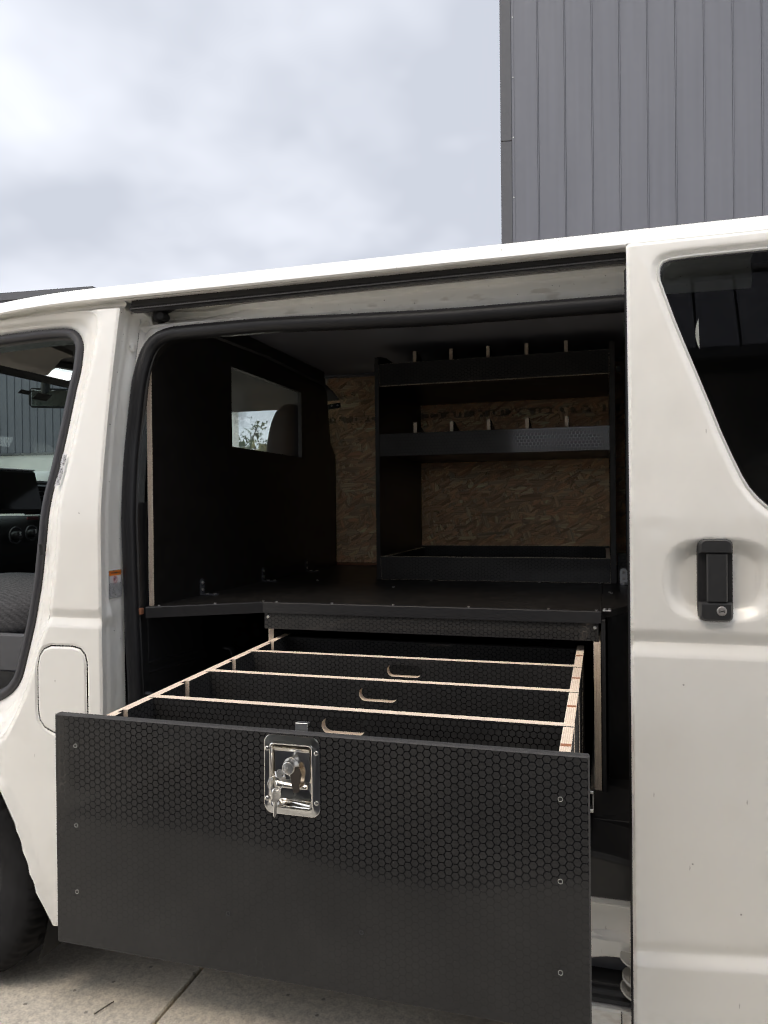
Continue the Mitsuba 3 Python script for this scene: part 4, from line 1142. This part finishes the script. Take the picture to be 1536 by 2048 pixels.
# keys
yk = YF - .0145
k = thing('key', 'steel key standing in the drawer lock', 'key')
m = cat_meshes(cbox([-.4775, -.0008, -.0035], [-.4660, .0008, .0035], .0004))
bow = rot(extrude(Point(0, 0).buffer(.0095, 16).union(sbox(-.002, -.0045, .014, .0045)).difference(Point(-.0035, 0).buffer(.0028, 10)), 'z', -.0009, .0009), [0, 0, 1], 180, [0, 0, 0])
bow = rot(bow, [0, 0, 1], 62, [0, 0, 0])
bow = rot(bow, [0, 1, 0], 58, [0, 0, 0])
bow.apply_translation([-.4735, yk - .012, .8755])
add(f'{k}__bow', bow, 'satin_steel', smooth=25)
add(f'{k}__blade', tube([(-.4690, yk + .004, .8812), (-.4715, yk - .006, .8780)], (.0010, .0034), 8), 'satin_steel', smooth=30)
k = thing('key_ring', 'thin wire ring hanging from the key in the drawer lock', 'key ring')
th = np.linspace(0, 2 * np.pi, 49)[:-1]
add(k, tube(np.stack([-.4825 + .0108 * np.cos(th), yk - .013 + .0045 * np.cos(th) + .002 * np.sin(th), .8625 + .0108 * np.sin(th)], -1), .0007, 8, closed=True, up=np.array([.3, -1.0, .1])), 'steel', smooth=True)
for lab, cx_, top_, ang, mat, le in (('spare key dangling on the ring edge on, over the lower rim of the latch', -.4818, .8520, 4, 'satin_steel', .046),):
    k = thing('key', lab, 'key')
    bow = extrude(rrect(-.0085, .0085, -.021, 0, .006).difference(Point(0, -.004).buffer(.0026, 10)), 'y', -.0009, .0009)
    bl = extrude(Polygon([(-.003, -.0205), (.003, -.0205), (.003, -.028), (.002, -.030), (.003, -.033), (.0018, -.036), (.003, -.039), (.001, -le + .002), (-.001, -le), (-.003, -le + .003)]), 'y', -.0008, .0008)
    for nm, q in (('bow', bow), ('blade', bl)):
        q = rot(q, [0, 0, 1], 66, [0, 0, 0])
        q = rot(q, [0, 1, 0], ang, [0, 0, 0])
        q.apply_translation([cx_, yk - .012, top_ + .004])
        add(f'{k}__{nm}', q, mat, smooth=25)
k = thing('key_tag', 'small key leaf, brown reflection put into its colour, hanging right of the drawer lock', 'key')
q = extrude(Polygon([(-.006, .030), (.004, .031), (.0078, .020), (.006, .008), (.004, -.006), (-.003, -.007), (-.0055, .004), (-.0078, .018)]).buffer(.002).buffer(-.001), 'y', -.0008, .0008)
q = rot(q, [0, 0, 1], 12, [0, 0, 0])
q.apply_translation([-.4575, YF - .0085, .852])
add(k, q, 'brown_sheen_metal', smooth=25)

# shelves
k = thing('shelf_unit', 'black plywood shelf unit with two lipped shelves and a bottom tray', 'shelf')
SY, SB = .848, 1.4505
sl = Polygon([(SY, ZC + .0005), (SY, 1.786), (SY + .10, 1.800), (SB, 1.800), (SB, ZC + .0005)])
plymesh(f'{k}__side_panel', extrude(sl, 'x', -.7425, -.7285), 0, edge='black', film='smooth')
plymesh(f'{k}__side_panel', extrude(sl, 'x', .0165, .0325), 0, edge='black', film='smooth')
for (z0, z1, pt) in ((1.6875, 1.7620, False), (1.4510, 1.5265, True), (ZC + .0008, 1.1140, False)):
    board(f'{k}__shelf_front', [-.728, SY + .0015, z0], [.016, SY + .0135, z1], 1, pitch=.0116, pointy=pt, edge='raw' if not pt else 'black')
for (z0) in (1.6985, 1.4600):
    board(f'{k}__shelf', [-.728, SY + .014, z0], [.016, SB, z0 + .012], 2, film='smooth')
for x in (-.607, -.4835, -.3615, -.2375, -.1145):
    for z0, z1 in ((1.7110, 1.8005), (1.4725, 1.5620)):
        dv = Polygon([(SY + .0155, z0), (SY + .0155, z1), (SY + .045, z1), (SY + .28, z0 + .03), (SB - .002, z0 + .03), (SB - .002, z0)])
        plymesh(f'{k}__divider', extrude(dv, 'x', x - .0055, x + .0055), 0, film='smooth')
for x in (-.7275, .0015):
    board(f'{k}__tray_side', [x, SY + .014, ZC + .001], [x + .0140, SB - .016, 1.1135], 0, film='smooth')
board(f'{k}__tray_back', [-.728, SB - .0145, ZC + .001], [.0160, SB, 1.1215], 1, pitch=.0116)
for x, z in ((-.717, 1.472), (-.690, 1.4595), (-.717, 1.088), (-.717, 1.066), (.006, 1.085), (.008, 1.05), (-.36, 1.106)):
    add(f'{k}__screw', disc([x, SY + .0012, z], [0, -1, 0], .0032, .0016, 14), 'dark_alloy', smooth=30)
board(f'{k}__end_board', [.036, .862, ZC + .001], [.34, .874, 1.1290], 1, pitch=.0116, pointy=True, edge='black')
add(f'{k}__end_post', cbox([.0615, .862, 1.1295], [.074, .880, 1.80], .001), 'black_plastic')

# brackets
BR = 'steel angle brackets on the bench'


def bracket(label, origin, face, w=.022, up_=.046, out=.052, mat='galvanised', group=None):
    k = thing('angle_bracket', label, 'bracket', group)
    o = np.array(origin, float)
    tpl = []
    pl = rrect(-w / 2, w / 2, -.02, up_, w / 2 * .98).intersection(sbox(-1, 0, 1, 1))
    a = extrude(pl, 'x', 0, .0022)
    b = extrude(sbox(0, -w / 2, out - w / 2, w / 2).union(Point(out - w / 2, 0).buffer(w / 2 * .98, 12)), 'z', 0, .0022)
    c_, s_ = math.cos(face), math.sin(face)
    M = np.array([[c_, -s_, 0], [s_, c_, 0], [0, 0, 1]])
    def put(m):
        m = m.copy()
        m.vertices = m.vertices @ M.T + o
        return m
    add(f'{k}__upright_leg', put(a), mat, smooth=25)
    add(f'{k}__flat_leg', put(b), mat, smooth=25)
    for z in (.014, .034):
        add(f'{k}__screw', put(disc([.003, 0, z], [1, 0, 0], .0048, .004, 14)), 'steel', smooth=30)
    for x in (.018, .042):
        add(f'{k}__screw', put(disc([x, 0, .003], [0, 0, 1], .0048, .004, 14)), 'steel', smooth=30)
    return k


bracket('steel angle bracket at the foot of the partition, nearest the doorway', (XP + .0005, .322, ZC + .0005), 0, mat='flashing')
bracket('steel angle bracket at the foot of the partition, middle of three', (XP + .0005, .722, ZC + .0005), 0, mat='flashing')
bracket('steel angle bracket at the foot of the partition, farthest from the doorway', (XP + .0005, 1.105, ZC + .0005), 0, mat='flashing')
bracket('bright galvanised angle bracket upright beside the sliding door', (.0535, .8610, ZC + .0005), -math.pi / 2)
k = thing('hinge_plate', 'small dark steel plate joining the partition edge to the chipboard wall', 'bracket')
add(f'{k}__plate', rot(cbox([-1.115, 1.392, 1.697], [-1.058, 1.395, 1.718], .002), [0, 1, 0], -6, [-1.08, 1.39, 1.7]), 'dark_alloy')
for x in (-1.098, -1.072):
    add(f'{k}__screw', disc([x, 1.391, 1.708], [0, -1, 0], .004, .003, 12), 'satin_steel', smooth=30)
k = thing('corner_block', 'small grey corner joint block on the right end of the shelf unit', 'fitting')
add(f'{k}__block', cbox([.0345, .852, 1.692], [.0500, .866, 1.708], .003), 'flashing')
add(f'{k}__screw', disc([.0425, .8515, 1.700], [0, -1, 0], .0042, .003, 14), 'soot_plastic', smooth=30)
